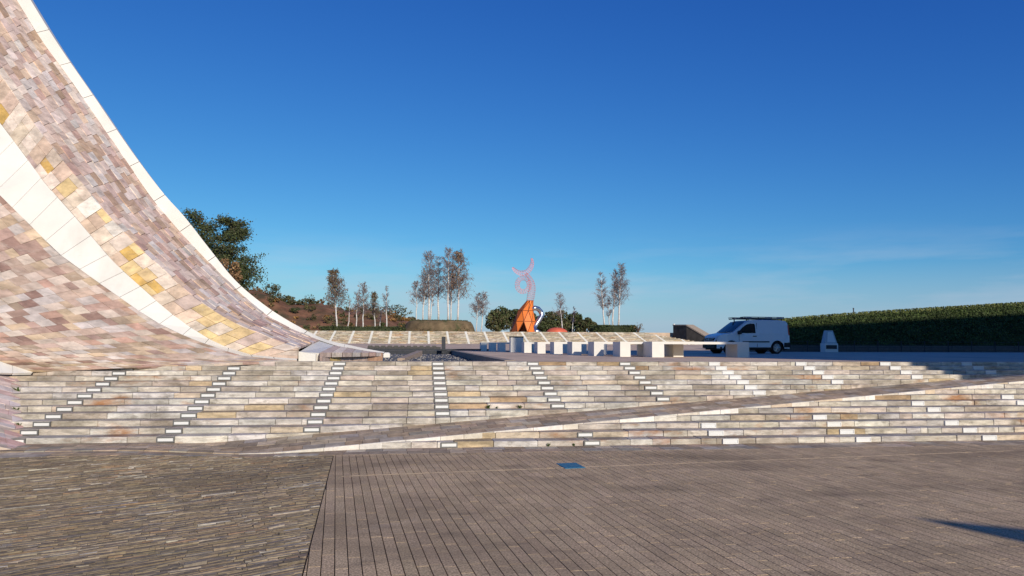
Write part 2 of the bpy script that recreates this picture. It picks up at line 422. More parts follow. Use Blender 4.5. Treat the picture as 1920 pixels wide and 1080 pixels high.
x = -2.75
while x < 21.2:                                         # pale kerb stones along the lower edge
    wd = random.uniform(.35, .8); c = jit(random.choice([(.66, .62, .55), (.60, .55, .47), (.70, .67, .62), (.58, .48, .36)]), .1)
    q = [(x+.003, lo_y(x)+random.uniform(-.012, .004)), (x+wd-.003, lo_y(x+wd)+random.uniform(-.012, .004)), (x+wd-.003, lo_y(x+wd)+.052), (x+.003, lo_y(x)+.052)]
    mb = MB(); mb.prism(q, lambda x, y: ramp_z(x, y)-RISE-.12, lambda x, y: ramp_z(x, lo_y(x)+.01)+.003, c, bev=.006)
    local(mb, ramp).build('kerb_stone', M_kerb, ramp); x += wd

# ------------------------------------------------------------------ lower plaza paving pieces
B0, B1 = at_z(622, 866, 0), at_z(566, 1080, 0)           # joint between schist and granite strips
def bnd_x(y): return B0.x+(B1.x-B0.x)*(y-B0.y)/(B1.y-B0.y)
def band_y(x): return min(lo_y(x) if x > -2.6 else 12.28, yk(13))-0.02 if x > -2.6 else 12.28
BAND = .62
def band_lo(x): return (yk(13)-BAND-.02 if x > -.9 else yk(13)-BAND-.02-(min(-x-.9, 6))*.075)
# slabs in a band along the foot of the steps
cand = []
for r_ in range(5):
    x = -13.0+random.uniform(0, .2)
    while x < 17:
        wd = random.uniform(.26, .40); q = []
        for xx, rr in ((x+.003, 0), (x+wd-.003, 0), (x+wd-.003, 1), (x+.003, 1)):
            lo = band_lo(xx); hi = min(yk(13)+.03, lo2(xx)-.012)
            nn = 2
            f = (r_+rr)/nn
            q.append((xx, lo+.004+(hi-lo-.008)*min(f, 1)))
        if r_ < 2: cand.append((q, jit(random.choice(SLAB), .2), random.uniform(-.002, .002)))
        x += wd
cand.sort(key=lambda c: (0 if in_frame((c[0][0][0], c[0][0][1], 0), 10) else 1000)+c[0][0][0]**2*.02+c[0][0][1]**2)
rest = MB()
for i, (q, c, dz) in enumerate(cand):
    mb = MB() if i < 150 else rest
    mb.prism(q, lambda x, y: ground(x, y)-.05, lambda x, y, dz=dz: ground(x, y)+dz, c)
    if mb is not rest: mb.build('border_slab', M_slab, plaza)
rest.build('border_slabs', M_slab, plaza, kind='stuff')
# long granite strips
ang = math.radians(-6.06); du = Vector((math.sin(ang), math.cos(ang))); dv = Vector((math.cos(ang), -math.sin(ang)))
PW = .1035
PL = [(.50, .372, .235), (.515, .385, .245), (.48, .36, .228)]
cand = []
for i in range(-70, 330):
    v = i*PW+.03
    u = -6+random.uniform(0, 1.2)
    while u < 16:
        ln = random.uniform(.28, .62)
        a, b = u+.0012, u+ln-.0012
        q = [tuple(dv*(v+s_)+du*t_) for s_, t_ in ((.0, a), (PW-.0075, a), (PW-.0075, b), (.0, b))]
        u += ln
        if max(p[1] for p in q) < -1.5 or min(p[0] for p in q) > 24: continue
        q = clip(q, lambda x, y: x-bnd_x(y)-.008)
        if len(q) >= 3: q = clip(q, lambda x, y: band_lo(x)-.006-y)
        if len(q) < 3: continue
        ar = abs(sum(q[m][0]*q[(m+1) % len(q)][1]-q[(m+1) % len(q)][0]*q[m][1] for m in range(len(q))))/2
        if ar < .002: continue
        cand.append((q, jit(random.choice(PL), .10), random.uniform(-.0015, .001)))
def near(c):
    cx = sum(p[0] for p in c[0])/len(c[0]); cy = sum(p[1] for p in c[0])/len(c[0])
    return (0 if in_frame((cx, cy, 0), 60) else 1e4)+cx*cx+cy*cy
cand.sort(key=near)
rest = MB()
for i, (q, c, dz) in enumerate(cand):
    mb = MB() if i < 300 else rest
    mb.prism(q, -.05, dz, c, bev=.002 if i < 300 else 0)
    if mb is not rest: mb.build('paving_strip', M_plank, plaza)
rest.build('paving_strips', M_plank, plaza, kind='stuff')
# thin pale movement joint
mb = MB(); P0, P1 = at_z(640, 893, 0), at_z(1900, 845, 0)
d = (P1-P0).normalized(); nrm = Vector((-d.y, d.x, 0))*.004
mb.prism([tuple((P0-nrm)[:2]), tuple((P1-nrm)[:2]), tuple((P1+nrm)[:2]), tuple((P0+nrm)[:2])], -.03, .0025, (.44, .35, .26))
mb.build('movement_joint', M_kerb, plaza)
# rough schist laid on edge
rs = MB(); n_s = 0
SCH = [(.235, .185, .128)]*12+[(.205, .162, .115)]*10+[(.265, .215, .155)]*8+[(.31, .265, .205)]*3+[(.26, .18, .115)]*2+[(.175, .14, .10)]*5+[(.44, .40, .33)]
a2 = math.radians(31); eu = Vector((math.cos(a2), math.sin(a2))); ev = Vector((-math.sin(a2), math.cos(a2)))
v = -16.0
while v < 20:
    th = random.uniform(.016, .042)
    u = -18+random.uniform(0, .4)
    while u < 12:
        ln = random.choice((.08, .14, .22, .3, .45))*random.uniform(.7, 1.3)
        p = eu*(u+ln/2)+ev*(v+th/2)
        if p.y > 3.0 and p.y < band_lo(p.x)+.1 and p.x < bnd_x(p.y)+.2 and in_frame((p.x, p.y, 0), 140):
            z = random.uniform(-.010, .004)+(.010 if random.random() < .05 else 0); tl = random.uniform(-.006, .006); gz = ground(p.x, p.y)
            c = jit(random.choice(SCH), .2)
            pp = [eu*(u+s_)+ev*(v+t_) for s_, t_ in ((.003, random.uniform(0, .006)), (ln-.003, random.uniform(0, .006)), (ln-.003, th-.002), (.003, th-.002))]
            if max(q_.x-bnd_x(q_.y) for q_ in pp) < -.004 and max(q_.y-band_lo(q_.x) for q_ in pp) < 0:
                rs.hexa([(q_.x, q_.y, gz-.045) for q_ in pp]+[(q_.x, q_.y, gz+z+(tl if m_ in (1, 2) else -tl)) for m_, q_ in enumerate(pp)], c)
            else:
                q_ = clip([tuple(e_) for e_ in pp], lambda x, y: bnd_x(y)-.006-x)
                if len(q_) > 2: q_ = clip(q_, lambda x, y: band_lo(x)-.004-y)
                if len(q_) > 2: rs.prism(q_, gz-.045, gz+z, c)
        u += ln
    v += th
rs.build('schist_paving', M_rough, plaza, kind='stuff')
# blue plate
b0 = at_z(1070, 873.5, 0)
mb = MB(); mb.cbox(-.15, .15, -.22, .22, -.02, .008, .004)
o = mb.build('ground_plate', M_blue); o.location = (b0.x, b0.y, 0); o.rotation_euler.z = -ang
tag(o, 'small blue rectangular plate set flush in the granite strip paving', 'plate')

# ------------------------------------------------------------------ sweeping stone-clad hall on the left
def curve(pts):                                        # pts: (px, py, Y) -> arc-length parametrised curve, bottom first
    P = [at_y(x, y, Y) for x, y, Y in pts]
    # smooth: Catmull-Rom subdivision
    Q = []
    for i in range(len(P)-1):
        p0, p1, p2, p3 = P[max(i-1, 0)], P[i], P[i+1], P[min(i+2, len(P)-1)]
        for k in range(6):
            t = k/6
            Q.append(.5*((2*p1)+(p2-p0)*t+(2*p0-5*p1+4*p2-p3)*t*t+(3*p1-p0-3*p2+p3)*t**3))
    Q.append(P[-1])
    A = [0]
    for a, b in zip(Q[:-1], Q[1:]): A.append(A[-1]+(b-a).length)
    def f(u):
        s_ = max(0, min(1, u))*A[-1]
        lo, hi = 0, len(A)-1
        while hi-lo > 1:
            m_ = (lo+hi)//2
            if A[m_] <= s_: lo = m_
            else: hi = m_
        t = (s_-A[lo])/max(1e-9, A[hi]-A[lo]); return Q[lo].lerp(Q[hi], t)
    f.length = A[-1]
    return f
def dep(pts, y0, y1, p=1.0):                            # add depth growing up the curve
    n = len(pts); return [(x, y, y0+(y1-y0)*(i/(n-1))**p) for i, (x, y) in enumerate(pts)]
C1 = [(722, 660), (690, 654.5), (656, 647), (616, 638), (579, 622), (512, 583), (446, 530), (393, 466), (347, 407), (305, 360), (247, 283), (180, 185), (113, 88), (58, 0), (-10, -115), (-80, -235)]
C2 = [(720, 662), (690, 658.5), (657, 652.5), (627, 647), (577, 629), (507, 595), (442, 541), (372, 471), (320, 414), (277, 360), (190, 233), (133, 150), (80, 77), (32, 0), (-40, -115), (-115, -235)]
C3 = [(559, 652), (517, 638), (480, 622), (450, 611), (400, 582), (350, 546), (300, 500), (247, 450), (197, 397), (157, 347), (133, 320), (100, 277), (70, 240), (33, 187), (0, 140), (-60, 50), (-130, -60), (-210, -190)]
C4 = [(557, 673), (520, 670), (460, 663), (400, 640), (333, 597), (267, 540), (210, 487), (147, 413), (90, 349), (67, 319), (33, 273), (0, 230), (-60, 148), (-130, 45), (-220, -90)]
C5 = [(557, 675.5), (520, 674), (455, 667), (400, 650), (353, 633), (307, 612), (267, 588), (227, 560), (187, 532), (147, 503), (107, 473), (67, 433), (0, 367), (-60, 305), (-140, 210), (-240, 80)]
C6 = [(62, 698), (28, 687), (0, 677), (-40, 662), (-90, 640), (-150, 605), (-210, 560), (-280, 500), (-350, 425), (-430, 330)]
f5 = curve(dep(C5, 18.22, 20.5)); f4 = curve(dep(C4, 18.26, 21.6)); f6 = curve(dep(C6, 17.20, 15.2))
# the yellow face rises vertically over the white channel
d4 = dep(C4, 18.26, 21.6)
def depth4(px):
    for (xa, _, ya), (xb, _, yb) in zip(d4[:-1], d4[1:]):
        if xb <= px <= xa: return ya+(yb-ya)*(xa-px)/(xa-xb)
    return d4[0][2] if px > d4[0][0] else d4[-1][2]
f3 = curve([(x, y, depth4(x)+.02) for x, y in C3])
def d2(px): return 26.4-3.6*sstep(720, 560, px)+2.2*sstep(560, -100, px)
f2 = curve([(x, y, d2(x)) for x, y in C2])
f1 = curve([(x, y, d2(x)+.12) for x, y in C1])
HX, HY = -12, 20
hall = thing('stone_hall', 'tall curved hall sweeping up in pink quartzite with white and golden bands', 'building', (HX, HY, Z0))
def surf(fa, fb, ua0=0, ua1=1, ub0=0, ub1=1):
    def s_(u, v):
        ub = ub0(u) if callable(ub0) else ub0+(ub1-ub0)*u
        return fa(ua0+(ua1-ua0)*u).lerp(fb(ub), v)
    def nrm(u, v):
        e = .01
        a = s_(min(1, u+e), v)-s_(max(0, u-e), v); b = s_(u, min(1, v+e))-s_(u, max(0, v-e))
        n_ = a.cross(b)
        n_ = n_.normalized() if n_.length > 1e-9 else Vector((0, 0, 1))
        if n_.dot(CAM-s_(u, v)) < 0: n_ = -n_
        return n_
    return s_, nrm
def slab(mb, sf, u0, u1, v0, v1, c, up, th=.05, gap=.004):
    s_, nr = sf
    P = [(u0, v0), (u1, v0), (u1, v1), (u0, v1)]
    cc = s_((u0+u1)/2, (v0+v1)/2); n_ = nr((u0+u1)/2, (v0+v1)/2)
    pts = []
    for u, v in P:
        p = s_(u, v); d_ = cc-p; k = min(.2, gap/max(d_.length, 1e-6)); pts.append(p+d_*k)
    mb.hexa([p-n_*th for p in pts]+[p+n_*up for p in pts], c)
def sheet(name, sf, m, nu=40, nv=6, off=-.02):
    s_, nr = sf; mb = MB(); vs = []; fs = []
    for i in range(nu+1):
        for j in range(nv+1):
            u, v = i/nu, j/nv; vs.append(s_(u, v)+nr(u, v)*off)
    for i in range(nu):
        for j in range(nv):
            a = i*(nv+1)+j; fs.append((a, a+1, a+nv+2, a+nv+1))
    mb.add(vs, fs); return local(mb, hall).build(name, m, hall)
PINK = [(.46, .345, .285)]*4+[(.38, .26, .22)]*3+[(.53, .44, .375)]*4+[(.47, .415, .39)]*3+[(.28, .18, .15)]*2+[(.50, .38, .27)]*3+[(.32, .245, .185)]*2+[(.46, .295, .235)]*2
LILAC = [(.62, .49, .42)]*5+[(.56, .42, .36)]*4+[(.66, .56, .49)]*5+[(.50, .34, .28)]*3+[(.62, .46, .34)]*3+[(.44, .31, .22)]*2+[(.60, .54, .50)]*3
GOLD = [(.66, .56, .46)]*4+[(.68, .52, .28)]*5+[(.70, .61, .52)]*4+[(.62, .48, .38)]*3+[(.60, .40, .13)]*2+[(.76, .72, .66)]*1+[(.58, .46, .42)]*2
LILAC = [(a*1.12, b*1.1, c*1.06) for a, b, c in LILAC]
PINK = [(a*1.08, b*1.08, c*1.05) for a, b, c in PINK]
def tiled(name, plural, sf, rows, widths, pal, lim, m=M_quartz, skip=None, jitu=.0, gap=.004, prot=(.0, .012)):
    out = []
    n_ = len(rows)-1
    for i in range(n_):
        vv = [0.0]; k0 = random.random()*.7
        ws = widths((rows[i]+rows[i+1])/2)
        while vv[-1] < 1: vv.append(vv[-1]+ws*random.uniform(.6, 1.5)*(k0+.3 if len(vv) == 1 else 1))
        vv[-1] = 1.0
        if len(vv) > 2 and vv[-1]-vv[-2] < ws*.4: vv.pop(-2)
        for a, b in zip(vv[:-1], vv[1:]):
            um, vm = (rows[i]+rows[i+1])/2, (a+b)/2; p = sf[0](um, vm)
            if skip and skip(p): continue
            out.append((rows[i], rows[i+1], a, b, in_frame(p, 20)))
    out.sort(key=lambda t: not t[4]); rest = MB()
    for i, (u0, u1, a, b, vis) in enumerate(out):
        mb = MB() if vis and i < lim else rest
        slab(mb, sf, u0, u1, a, b, jit(random.choice(pal), .13), random.uniform(*prot), gap=gap)
        if mb is not rest: local(mb, hall).build(name, m, hall)
    if rest.v: local(rest, hall).build(plural, m, hall, kind='stuff')
def rows_px(sf, v, px):                                 # rows about px pixels long as seen along v
    out = [0.0]; last = to_px(sf[0](0, v)); N = 900
    for i in range(1, N+1):
        p = to_px(sf[0](i/N, v))
        if math.hypot(p[0]-last[0], p[1]-last[1]) > px*random.uniform(.92, 1.08): out.append(i/N); last = p
    out[-1] = 1.0; return out
# near skin
sfN = surf(f5, f6, 0, 1, 0, 1); sheet('skin_bed', sfN, M_mortar)
def nw(u):
    a, b = to_px(sfN[0](u, 0)), to_px(sfN[0](u, 1)); return 25/max(60, math.hypot(a[0]-b[0], a[1]-b[1]))
tiled('cladding_slab', 'cladding_slabs', sfN, rows_px(sfN, .45, 20), nw, PINK, 300, skip=lambda p: p.z < -.2)
# white channel
sfW = surf(f4, f5, 0, 1, lambda u: u+.085*sstep(.02, .4, u)); sheet('channel_bed', sfW, mat('panel_seam', (.36, .34, .31), var=.1))
rw = rows_px(sfW, .5, 44)
for a, b in zip(rw[:-1], rw[1:]):
    mb = MB(); slab(mb, sfW, a, b, 0, 1, X1, .008, gap=.008); local(mb, hall).build('white_panel', M_white, hall)
# golden face
sfG = surf(f4, f3, 0, 1, -.05, .955); sheet('facing_bed', sfG, M_mortar)
tiled('facing_stone', 'facing_stones', sfG, rows_px(sfG, .5, 27), lambda u: .5/1.05, GOLD, 300, prot=(.0, .02), gap=.006)
# far skin
u2 = min((i/400 for i in range(200)), key=lambda u: abs(to_px(f2(u))[0]-599))
sfP = surf(f3, f2, 0, 1, u2, 1); sheet('upper_skin_bed', sfP, M_mortar)
NV = 10; allt = []
for v_i in range(NV):
    v0, v1 = v_i/NV, (v_i+1)/NV; rws = rows_px(sfP, (v0+v1)/2, 24); sh_ = random.random()
    cuts = [0.0]
    for a, b in zip(rws[:-1], rws[1:]): cuts.append(a+(b-a)*min(.95, max(.05, sh_+random.uniform(-.25, .25))))
    cuts.append(1.0)
    for a, b in zip(cuts[:-1], cuts[1:]):
        if b-a > .001: allt.append((a, b, v0, v1, in_frame(sfP[0]((a+b)/2, (v0+v1)/2), 15)))
allt.sort(key=lambda t_: not t_[4]); rest = MB()
for i, (a, b, v0, v1, vis) in enumerate(allt):
    mb = MB() if vis and i < 290 else rest
    slab(mb, sfP, a, b, v0, v1, jit(random.choice(LILAC), .15), random.uniform(-.006, .022), gap=.006)
    if mb is not rest: local(mb, hall).build('roof_slab', M_quartz, hall)
local(rest, hall).build('roof_slabs', M_quartz, hall, kind='stuff')
# white edge coping: face, top and back
sfT = surf(f2, f1)
rw = rows_px(sfT, .5, 78)
for a, b in zip(rw[:-1], rw[1:]):
    mb = MB(); ns = 6
    for i in range(ns):
        u0, u1 = a+(b-a)*i/ns, a+(b-a)*(i+1)/ns
        if i == 0: u0 += .0004
        if i == ns-1: u1 -= .0004
        p = [sfT[0](u0, 0), sfT[0](u1, 0), sfT[0](u1, 1), sfT[0](u0, 1)]
        bk = Vector((-.12, .9, -.05))
        mb.hexa([q+bk for q in p]+[q-Vector((0, .05, 0)) for q in p])
    local(mb, hall).build('coping_panel', M_white, hall)
# back of the hall
mb = MB(); N = 30
for i in range(N):
    a, b = f1(i/N)+Vector((-.1, .8, -.1)), f1((i+1)/N)+Vector((-.1, .8, -.1))
    mb.add([a, b, (b.x-3, b.y+1.5, Z0-1), (a.x-1, a.y+1.5, Z0-1)], [(0, 1, 2, 3)])
local(mb, hall).build('rear_wall', M_wall, hall)
# second white strip and the skin that runs down beside the steps
C7 = [(60, 699.5), (28, 700), (0, 700), (-40, 694), (-90, 680), (-150, 650), (-210, 612), (-280, 560), (-350, 490), (-430, 400)]
f7 = curve(dep(C7, 17.10, 14.6)); sfV = surf(f6, f7)
rw = rows_px(sfV, .5, 40)
for a, b in zip(rw[:-1], rw[1:]):
    mb = MB(); slab(mb, sfV, a, b, 0, 1, X1, .004, gap=.005); local(mb, hall).build('white_panel', M_white, hall)
edge = [(30, 700, 2), (40, 720, 4), (38, 738, 6), (40, 757, 8), (45, 785, 10), (42, 806, 11), (52, 832, 12.6), (46, 846, 13.4)]
E3 = [at_y(x, y, yk(k)-.03) for x, y, k in edge]; E3 = [Vector((p.x, p.y, max(zk(e[2])-RISE+.01, .03))) for p, e in zip(E3, edge)]
Q3 = [p+Vector((-4.5, -1.0, 1.5)) for i, p in enumerate(E3)]
def poly_curve(P):
    def f(u):
        t = max(0, min(1, u))*(len(P)-1); i = min(int(t), len(P)-2); return P[i].lerp(P[i+1], t-i)
    return f
fe, fq = poly_curve(E3), poly_curve(Q3)
sfS = surf(fe, fq); sheet('side_skin_bed', sfS, M_mortar, 12, 4, -.03)
tiled('side_slab', 'side_slabs', sfS, [i/20 for i in range(21)], lambda u: .06, [(.66, .47, .42), (.60, .38, .33), (.70, .56, .49), (.56, .46, .38), (.64, .56, .52)], 120)
# low stone spur at the foot with a white recess beside it
def P(x, y, Y): return at_y(x, y, Y)
mb = MB()
fr = [(600, 661.5, 673), (619, 661.5, 673), (639, 662, 672.5), (662, 662, 670.5), (690, 662, 669), (718, 661.5, 667)]
for i, ((xa, ta, ba), (xb, tb, bb)) in enumerate(zip(fr[:-1], fr[1:])):
    Ya, Yb = 18.6+(26.2-18.6)*(xa-600)/118, 18.6+(26.2-18.6)*(xb-600)/118
    a0, a1, b0_, b1 = P(xa, ba, Ya), P(xa, ta, Ya), P(xb-.5, bb, Yb), P(xb-.5, tb, Yb)
    for q in (a0, b0_): q.z = Z0-.26
    o_ = Vector((-.05, .3, 0))
    blk = MB(); blk.hexa([a0, b0_, b0_+o_, a0+o_, a1, b1, b1+o_, a1+o_], [(.66, .50, .40), (.68, .50, .20), (.58, .44, .36), (.62, .47, .38), (.60, .36, .22)][i])
    local(blk, hall).build('facing_stone', M_quartz, hall)
tp = [P(600, 661, 18.75), P(718, 661.2, 26.3), P(690, 658.5, 26.2), P(657, 652.5, 25.4), P(628, 647, 24.4)]
NB = 7
for i in range(NB):
    f0, f1_ = i/NB, (i+1)/NB-.01
    a0, a1 = tp[0].lerp(tp[1], f0), tp[0].lerp(tp[1], f1_)
    fb = poly_curve([tp[4], tp[3], tp[2], tp[1]])
    b0_, b1 = fb(f0), fb(f1_)
    blk = MB(); dn = Vector((0, 0, -.12)); blk.hexa([a0+dn, a1+dn, b1+dn, b0_+dn, a0, a1, b1, b0_], jit(random.choice(LILAC), .15))
    local(blk, hall).build('roof_slab', M_quartz, hall)
blk = MB(); a = [P(561, 660, 18.5), P(599, 662, 18.8), P(628, 647.5, 24.4), P(597, 637.5, 23.5)]
dn = Vector((0, .1, -.25)); blk.hexa([q+dn for q in a]+a); local(blk, hall).build('white_panel', M_white, hall)
blk = MB(); a = [P(560, 659, 18.45), P(592, 664, 18.55)]; b_ = [Vector((q.x, q.y, Z0-.02)) for q in a]; o_ = Vector((0, .12, 0))
blk.hexa([b_[0], b_[1], b_[1]+o_, b_[0]+o_, a[0], a[1], a[1]+o_, a[0]+o_]); local(blk, hall).build('white_panel', M_white, hall)
e_ = P(725, 661, 26.6); blk = MB(); blk.cbox(-.1, .12, -.25, .4, Z0-.05, e_.z, .05); blk.v = [(x+e_.x, y+e_.y, z) for x, y, z in blk.v]; local(blk, hall).build('coping_panel', M_white, hall)

# ------------------------------------------------------------------ white benches
def bench(label, xl, xr, Yc, dpt, hgt, legs, group='white slab benches in a row on the upper plaza'):
    """two broad block legs carry one slab; xl/xr in metres, legs = widths"""
    t = thing('slab_bench', label, 'bench', ((xl+xr)/2, Yc, Z0), group)
    lw = legs; W = xr-xl; th = .085
    for s_ in (-1, 1):
        m_ = MB(); x0 = -W/2 if s_ < 0 else W/2-lw; m_.cbox(x0, x0+lw, -dpt/2+.003, dpt/2-.003, -.01, hgt-th, .0); m_.build('leg', M_conc, t)
    m_ = MB(); m_.cbox(-W/2, W/2, -dpt/2, dpt/2, hgt-th+.001, hgt, .008); m_.build('seat', M_conc, t)
    return t
# positions from where each block meets the plaza
specs = [  # px of the front left corner, px y at its foot, label
    (1223, 670, 'longest white slab bench at the head of the row, its end in shadow'),
    (1163, 669, 'second white bench of the row, just behind the long slab bench'),
    (1114, 667.5, 'third white bench of the row, counted from the long slab bench'),
    (1073, 666, 'fourth white bench of the row, counted from the long slab bench'),
    (1039, 664.5, 'fifth white bench of the row, counted from the long slab bench'),
    (1008, 663, 'sixth white bench of the row, counted from the long slab bench'),
    (983, 661.5, 'seventh white bench of the row, just before the tall block'),
    (936, 659.3, 'third last white bench, just past the tall block'),
    (919, 658.6, 'second last white bench at the pond end of the row'),
    (902, 658, 'last white bench of the row, beside the pond wall')]
for ib, (xf, py, lab) in enumerate(specs):
    a = at_z(xf, py, Z0)
    W = at_y(1405, py, a.y).x-a.x if ib == 0 else 2.3
    bench(lab, a.x, a.x+W, a.y+.5, 1.0, .53, .37 if ib else .42)
a = at_z(959, 660.5, Z0)
t = thing('tall_block', 'tall dark concrete block standing up among the white benches', 'block', (a.x+.3, a.y+.3, Z0))
m_ = MB(); m_.cbox(-.34, .34, -.3, .3, -.01, .79, .01); m_.build('plinth', M_conc, t)
m_ = MB(); m_.cbox(-.36, .36, -.32, .32, .791, .84, .01); m_.build('cap', M_dark, t)

# ------------------------------------------------------------------ pond
PX0 = -9.5
po = MB(); zf = Z0-.24
po.add([(PX0, PY0, zf), (pond_x(PY0), PY0, zf), (pond_x(PY1), PY1, zf), (PX0, PY1, zf)], [(0, 1, 2, 3)], (.05, .055, .06))
pb = po.build('pond_bed', M_gravel); struct(pb)
pe = MB()
for i in range(7000):
    y = PY0+(PY1-PY0)*random.random(); x = random.uniform(PX0, pond_x(y)); r_ = random.uniform(.03, .09)
    a = random.uniform(0, 6.28); pts = [(x+r_*math.cos(a+k*2.09), y+r_*math.sin(a+k*2.09), zf) for k in range(3)]
    c = random.choice([(.05, .06, .09), (.08, .09, .12), (.12, .12, .12), (.3, .28, .25), (.04, .05, .08)])
    pe.add(pts+[(x, y, zf+r_*.7)], [(0, 1, 3), (1, 2, 3), (2, 0, 3)], c)
pe.build('pebbles', M_gravel, pb, kind='stuff')
pw_ = thing('pond_wall', 'low stone edging wall round the dark pebble pond', 'wall', (pond_x(30), 30, Z0))
m_ = MB(); N = 6
for i in range(N):
    ya, yb = PY0+(PY1-PY0)*i/N+.02, PY0+(PY1-PY0)*(i+1)/N-.02
    m_ = MB(); m_.prism([(pond_x(ya)-.02, ya), (pond_x(ya)+.25, ya), (pond_x(yb)+.25, yb), (pond_x(yb)-.02, yb)], zf-.05, Z0+.02, (.30, .25, .21)); local(m_, pw_).build('edging_stone', M_kerb, pw_)
m_ = MB(); m_.box(PX0, pond_x(PY1)+.2, PY1-.02, PY1+.3, zf-.05, Z0+.004); local(m_, pw_).build('end_wall', M_dark, pw_)  # dark material puts the far wall's shade into its colour
# notched dark gravel bank behind the pond
nb = thing('gravel_trough', 'dark gravel trough with a notched rim behind the pond', 'trough', (-4, 50, Z0))
xa, xb = at_y(690, 655, 50).x, at_y(826, 655, 50).x
m_ = MB(); m_.hexa([(xa, 49.2, Z0-.02), (xb, 49.2, Z0-.02), (xb, 50.6, Z0-.02), (xa, 50.6, Z0-.02), (xa, 49.5, Z0+.24), (xb, 49.5, Z0+.24), (xb, 50.6, Z0+.24), (xa, 50.6, Z0+.24)], (.09, .085, .07)); local(m_, nb).build('gravel_bank', M_gravel, nb)
x = xa
while x < xb-.2:
    m_ = MB(); m_.cbox(x, x+.26, 50.0, 50.5, Z0+.2, Z0+.31, .01, (.08, .08, .07)); local(m_, nb).build('rim_block', M_gravel, nb); x += .42
a = at_y(831.5, 657, 47.3)
t = thing('dark_post', 'square dark steel post standing at the far pond corner', 'post', (a.x, 47.3, Z0))
m_ = MB(); m_.cbox(-.12, .12, -.12, .12, -.01, .86, .01); m_.build('shaft', M_dark, t)
m_ = MB(); m_.cbox(-.2, .2, -.2, .2, -.005, .03, .01); m_.build('foot_plate', M_dark, t)
m_ = MB(); m_.cbox(-.135, .135, -.135, .135, .861, .885, .008); m_.build('cap', M_dark, t)
ra, rb = at_z(690, 657.5, Z0+.05), at_z(905, 657.8, Z0+.05)  # dark strip added in place of the shadow band on the ground
t = thing('shadow_strip', 'long low dark strip standing in for the shadow along the far side of the pond', 'strip', ((ra.x+rb.x)/2, 47.0, Z0))
m_ = MB(); m_.cbox(-4.2, 4.2, -.08, .08, .02, .12, .01); m_.build('shadow_bar', M_dark, t)
for s_ in (-3.6, 0, 3.6):
    m_ = MB(); m_.box(s_-.05, s_+.05, -.06, .06, -.02, .021); m_.build('foot', M_dark, t)
t = thing('concrete_sill', 'slanting concrete sill dividing the pebble pond', 'sill', (0, 0, 0))
A_, B_ = at_z(752, 671.5, zf+.12), at_z(787, 657.5, zf+.3)
dirx = (B_-A_).normalized(); nn_ = Vector((dirx.y, -dirx.x, 0))*.14
m_ = MB(); m_.hexa([A_-nn_-Vector((0, 0, .3)), A_+nn_-Vector((0, 0, .3)), B_+nn_-Vector((0, 0, .3)), B_-nn_-Vector((0, 0, .3)), A_-nn_, A_+nn_, B_+nn_, B_-nn_], (.36, .28, .22))
t.location = (A_+B_)/2; t.location.z = zf
local(m_, t).build('sill_block', M_kerb, t)

# ------------------------------------------------------------------ far flight of steps
FD = 84.0; FT = TREAD*1.0; NF = 16; FZ = Z0+.45
fs_t = thing('far_steps', 'distant pale stone flight of steps across the upper plaza below the trees', 'steps', (0, FD, FZ))
FXL, FXR = -28.0, at_y(1322, 640, FD).x+1
fst = MB(); flt = MB(); fbd = MB()
for k in range(NF):
    y = FD+k*FT; z1 = FZ+(k+1)*RISE; xr = FXR-(k*.42)
    x = FXL
    while x < xr:
        wd = random.uniform(.6, 1.1); c = jit(random.choice(STONE), .28); c = (c[0]*.88, c[1]*.84, c[2]*.76)
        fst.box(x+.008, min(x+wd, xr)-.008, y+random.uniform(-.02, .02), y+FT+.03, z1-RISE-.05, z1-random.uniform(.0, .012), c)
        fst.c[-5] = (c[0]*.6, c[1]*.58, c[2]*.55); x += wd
    fbd.box(FXL, xr, y+.04, y+FT+.1, z1-RISE-.3, z1-.02)
    for j in range(-6, 20):
        xx = at_y(617+37.5*j, 630, FD).x
        if FXL < xx < xr-.3: flt.box(xx-.13, xx+.13, y-.03, y+.02, z1-RISE+.01, z1-.012)
local(fst, fs_t).build('step_stones', M_step, fs_t, kind='stuff')
local(flt, fs_t).build('step_lights', M_lens, fs_t, kind='stuff')
local(fbd, fs_t).build('bedding', M_mortar, fs_t)
TZ = FZ+NF*RISE                                         # terrace level beyond
YT = FD+NF*FT
m_ = MB(); m_.box(-140, at_y(1300, 620, YT).x, YT+.02, 260, TZ-2, TZ-.02); struct(m_.build('terrace', M_upper))
# side wall of the far steps; its shade is put into the dark colour
t = thing('side_wall', 'sloping wall coloured dark for shade closing the right end of the far steps', 'wall', (0, 0, 0))
wp = [(1262, 611), (1287, 611), (1326, 634), (1330, 648)]
pts = [at_y(x, y, FD-1+ (7-i*2.2)) for i, (x, y) in enumerate(wp)]
t.location = (pts[2].x, pts[2].y, FZ)
m_ = MB()
for a, b in zip(pts[:-1], pts[1:]):
    th = Vector((.9, .25, 0))
    m_.hexa([(a.x, a.y, FZ-.3), (b.x, b.y, FZ-.3), (b.x+th.x, b.y+th.y, FZ-.3), (a.x+th.x, a.y+th.y, FZ-.3), a, b, b+th, a+th])
local(m_, t).build('wall_body', M_wall, t)
m_ = MB()
for a, b in zip(pts[:-1], pts[1:]):
    th = Vector((1.0, .28, 0)); e = Vector((0, 0, .004)); h = Vector((0, 0, .16))
    m_.hexa([a-th*.06+e, b-th*.06+e, b+th+e, a+th+e, a-th*.06+h, b-th*.06+h, b+th+h, a+th+h], (.34, .28, .22))
local(m_, t).build('coping', M_kerb, t)
a = at_y(1264, 612, YT-.5)
t = thing('thin_post', 'thin pale post at the top corner of the far steps', 'post', (a.x, a.y, TZ))
m_ = MB(); m_.tube([(0, 0, -.1), (0, 0, .95)], [.05, .04], 8); m_.build('shaft', M_steel, t)
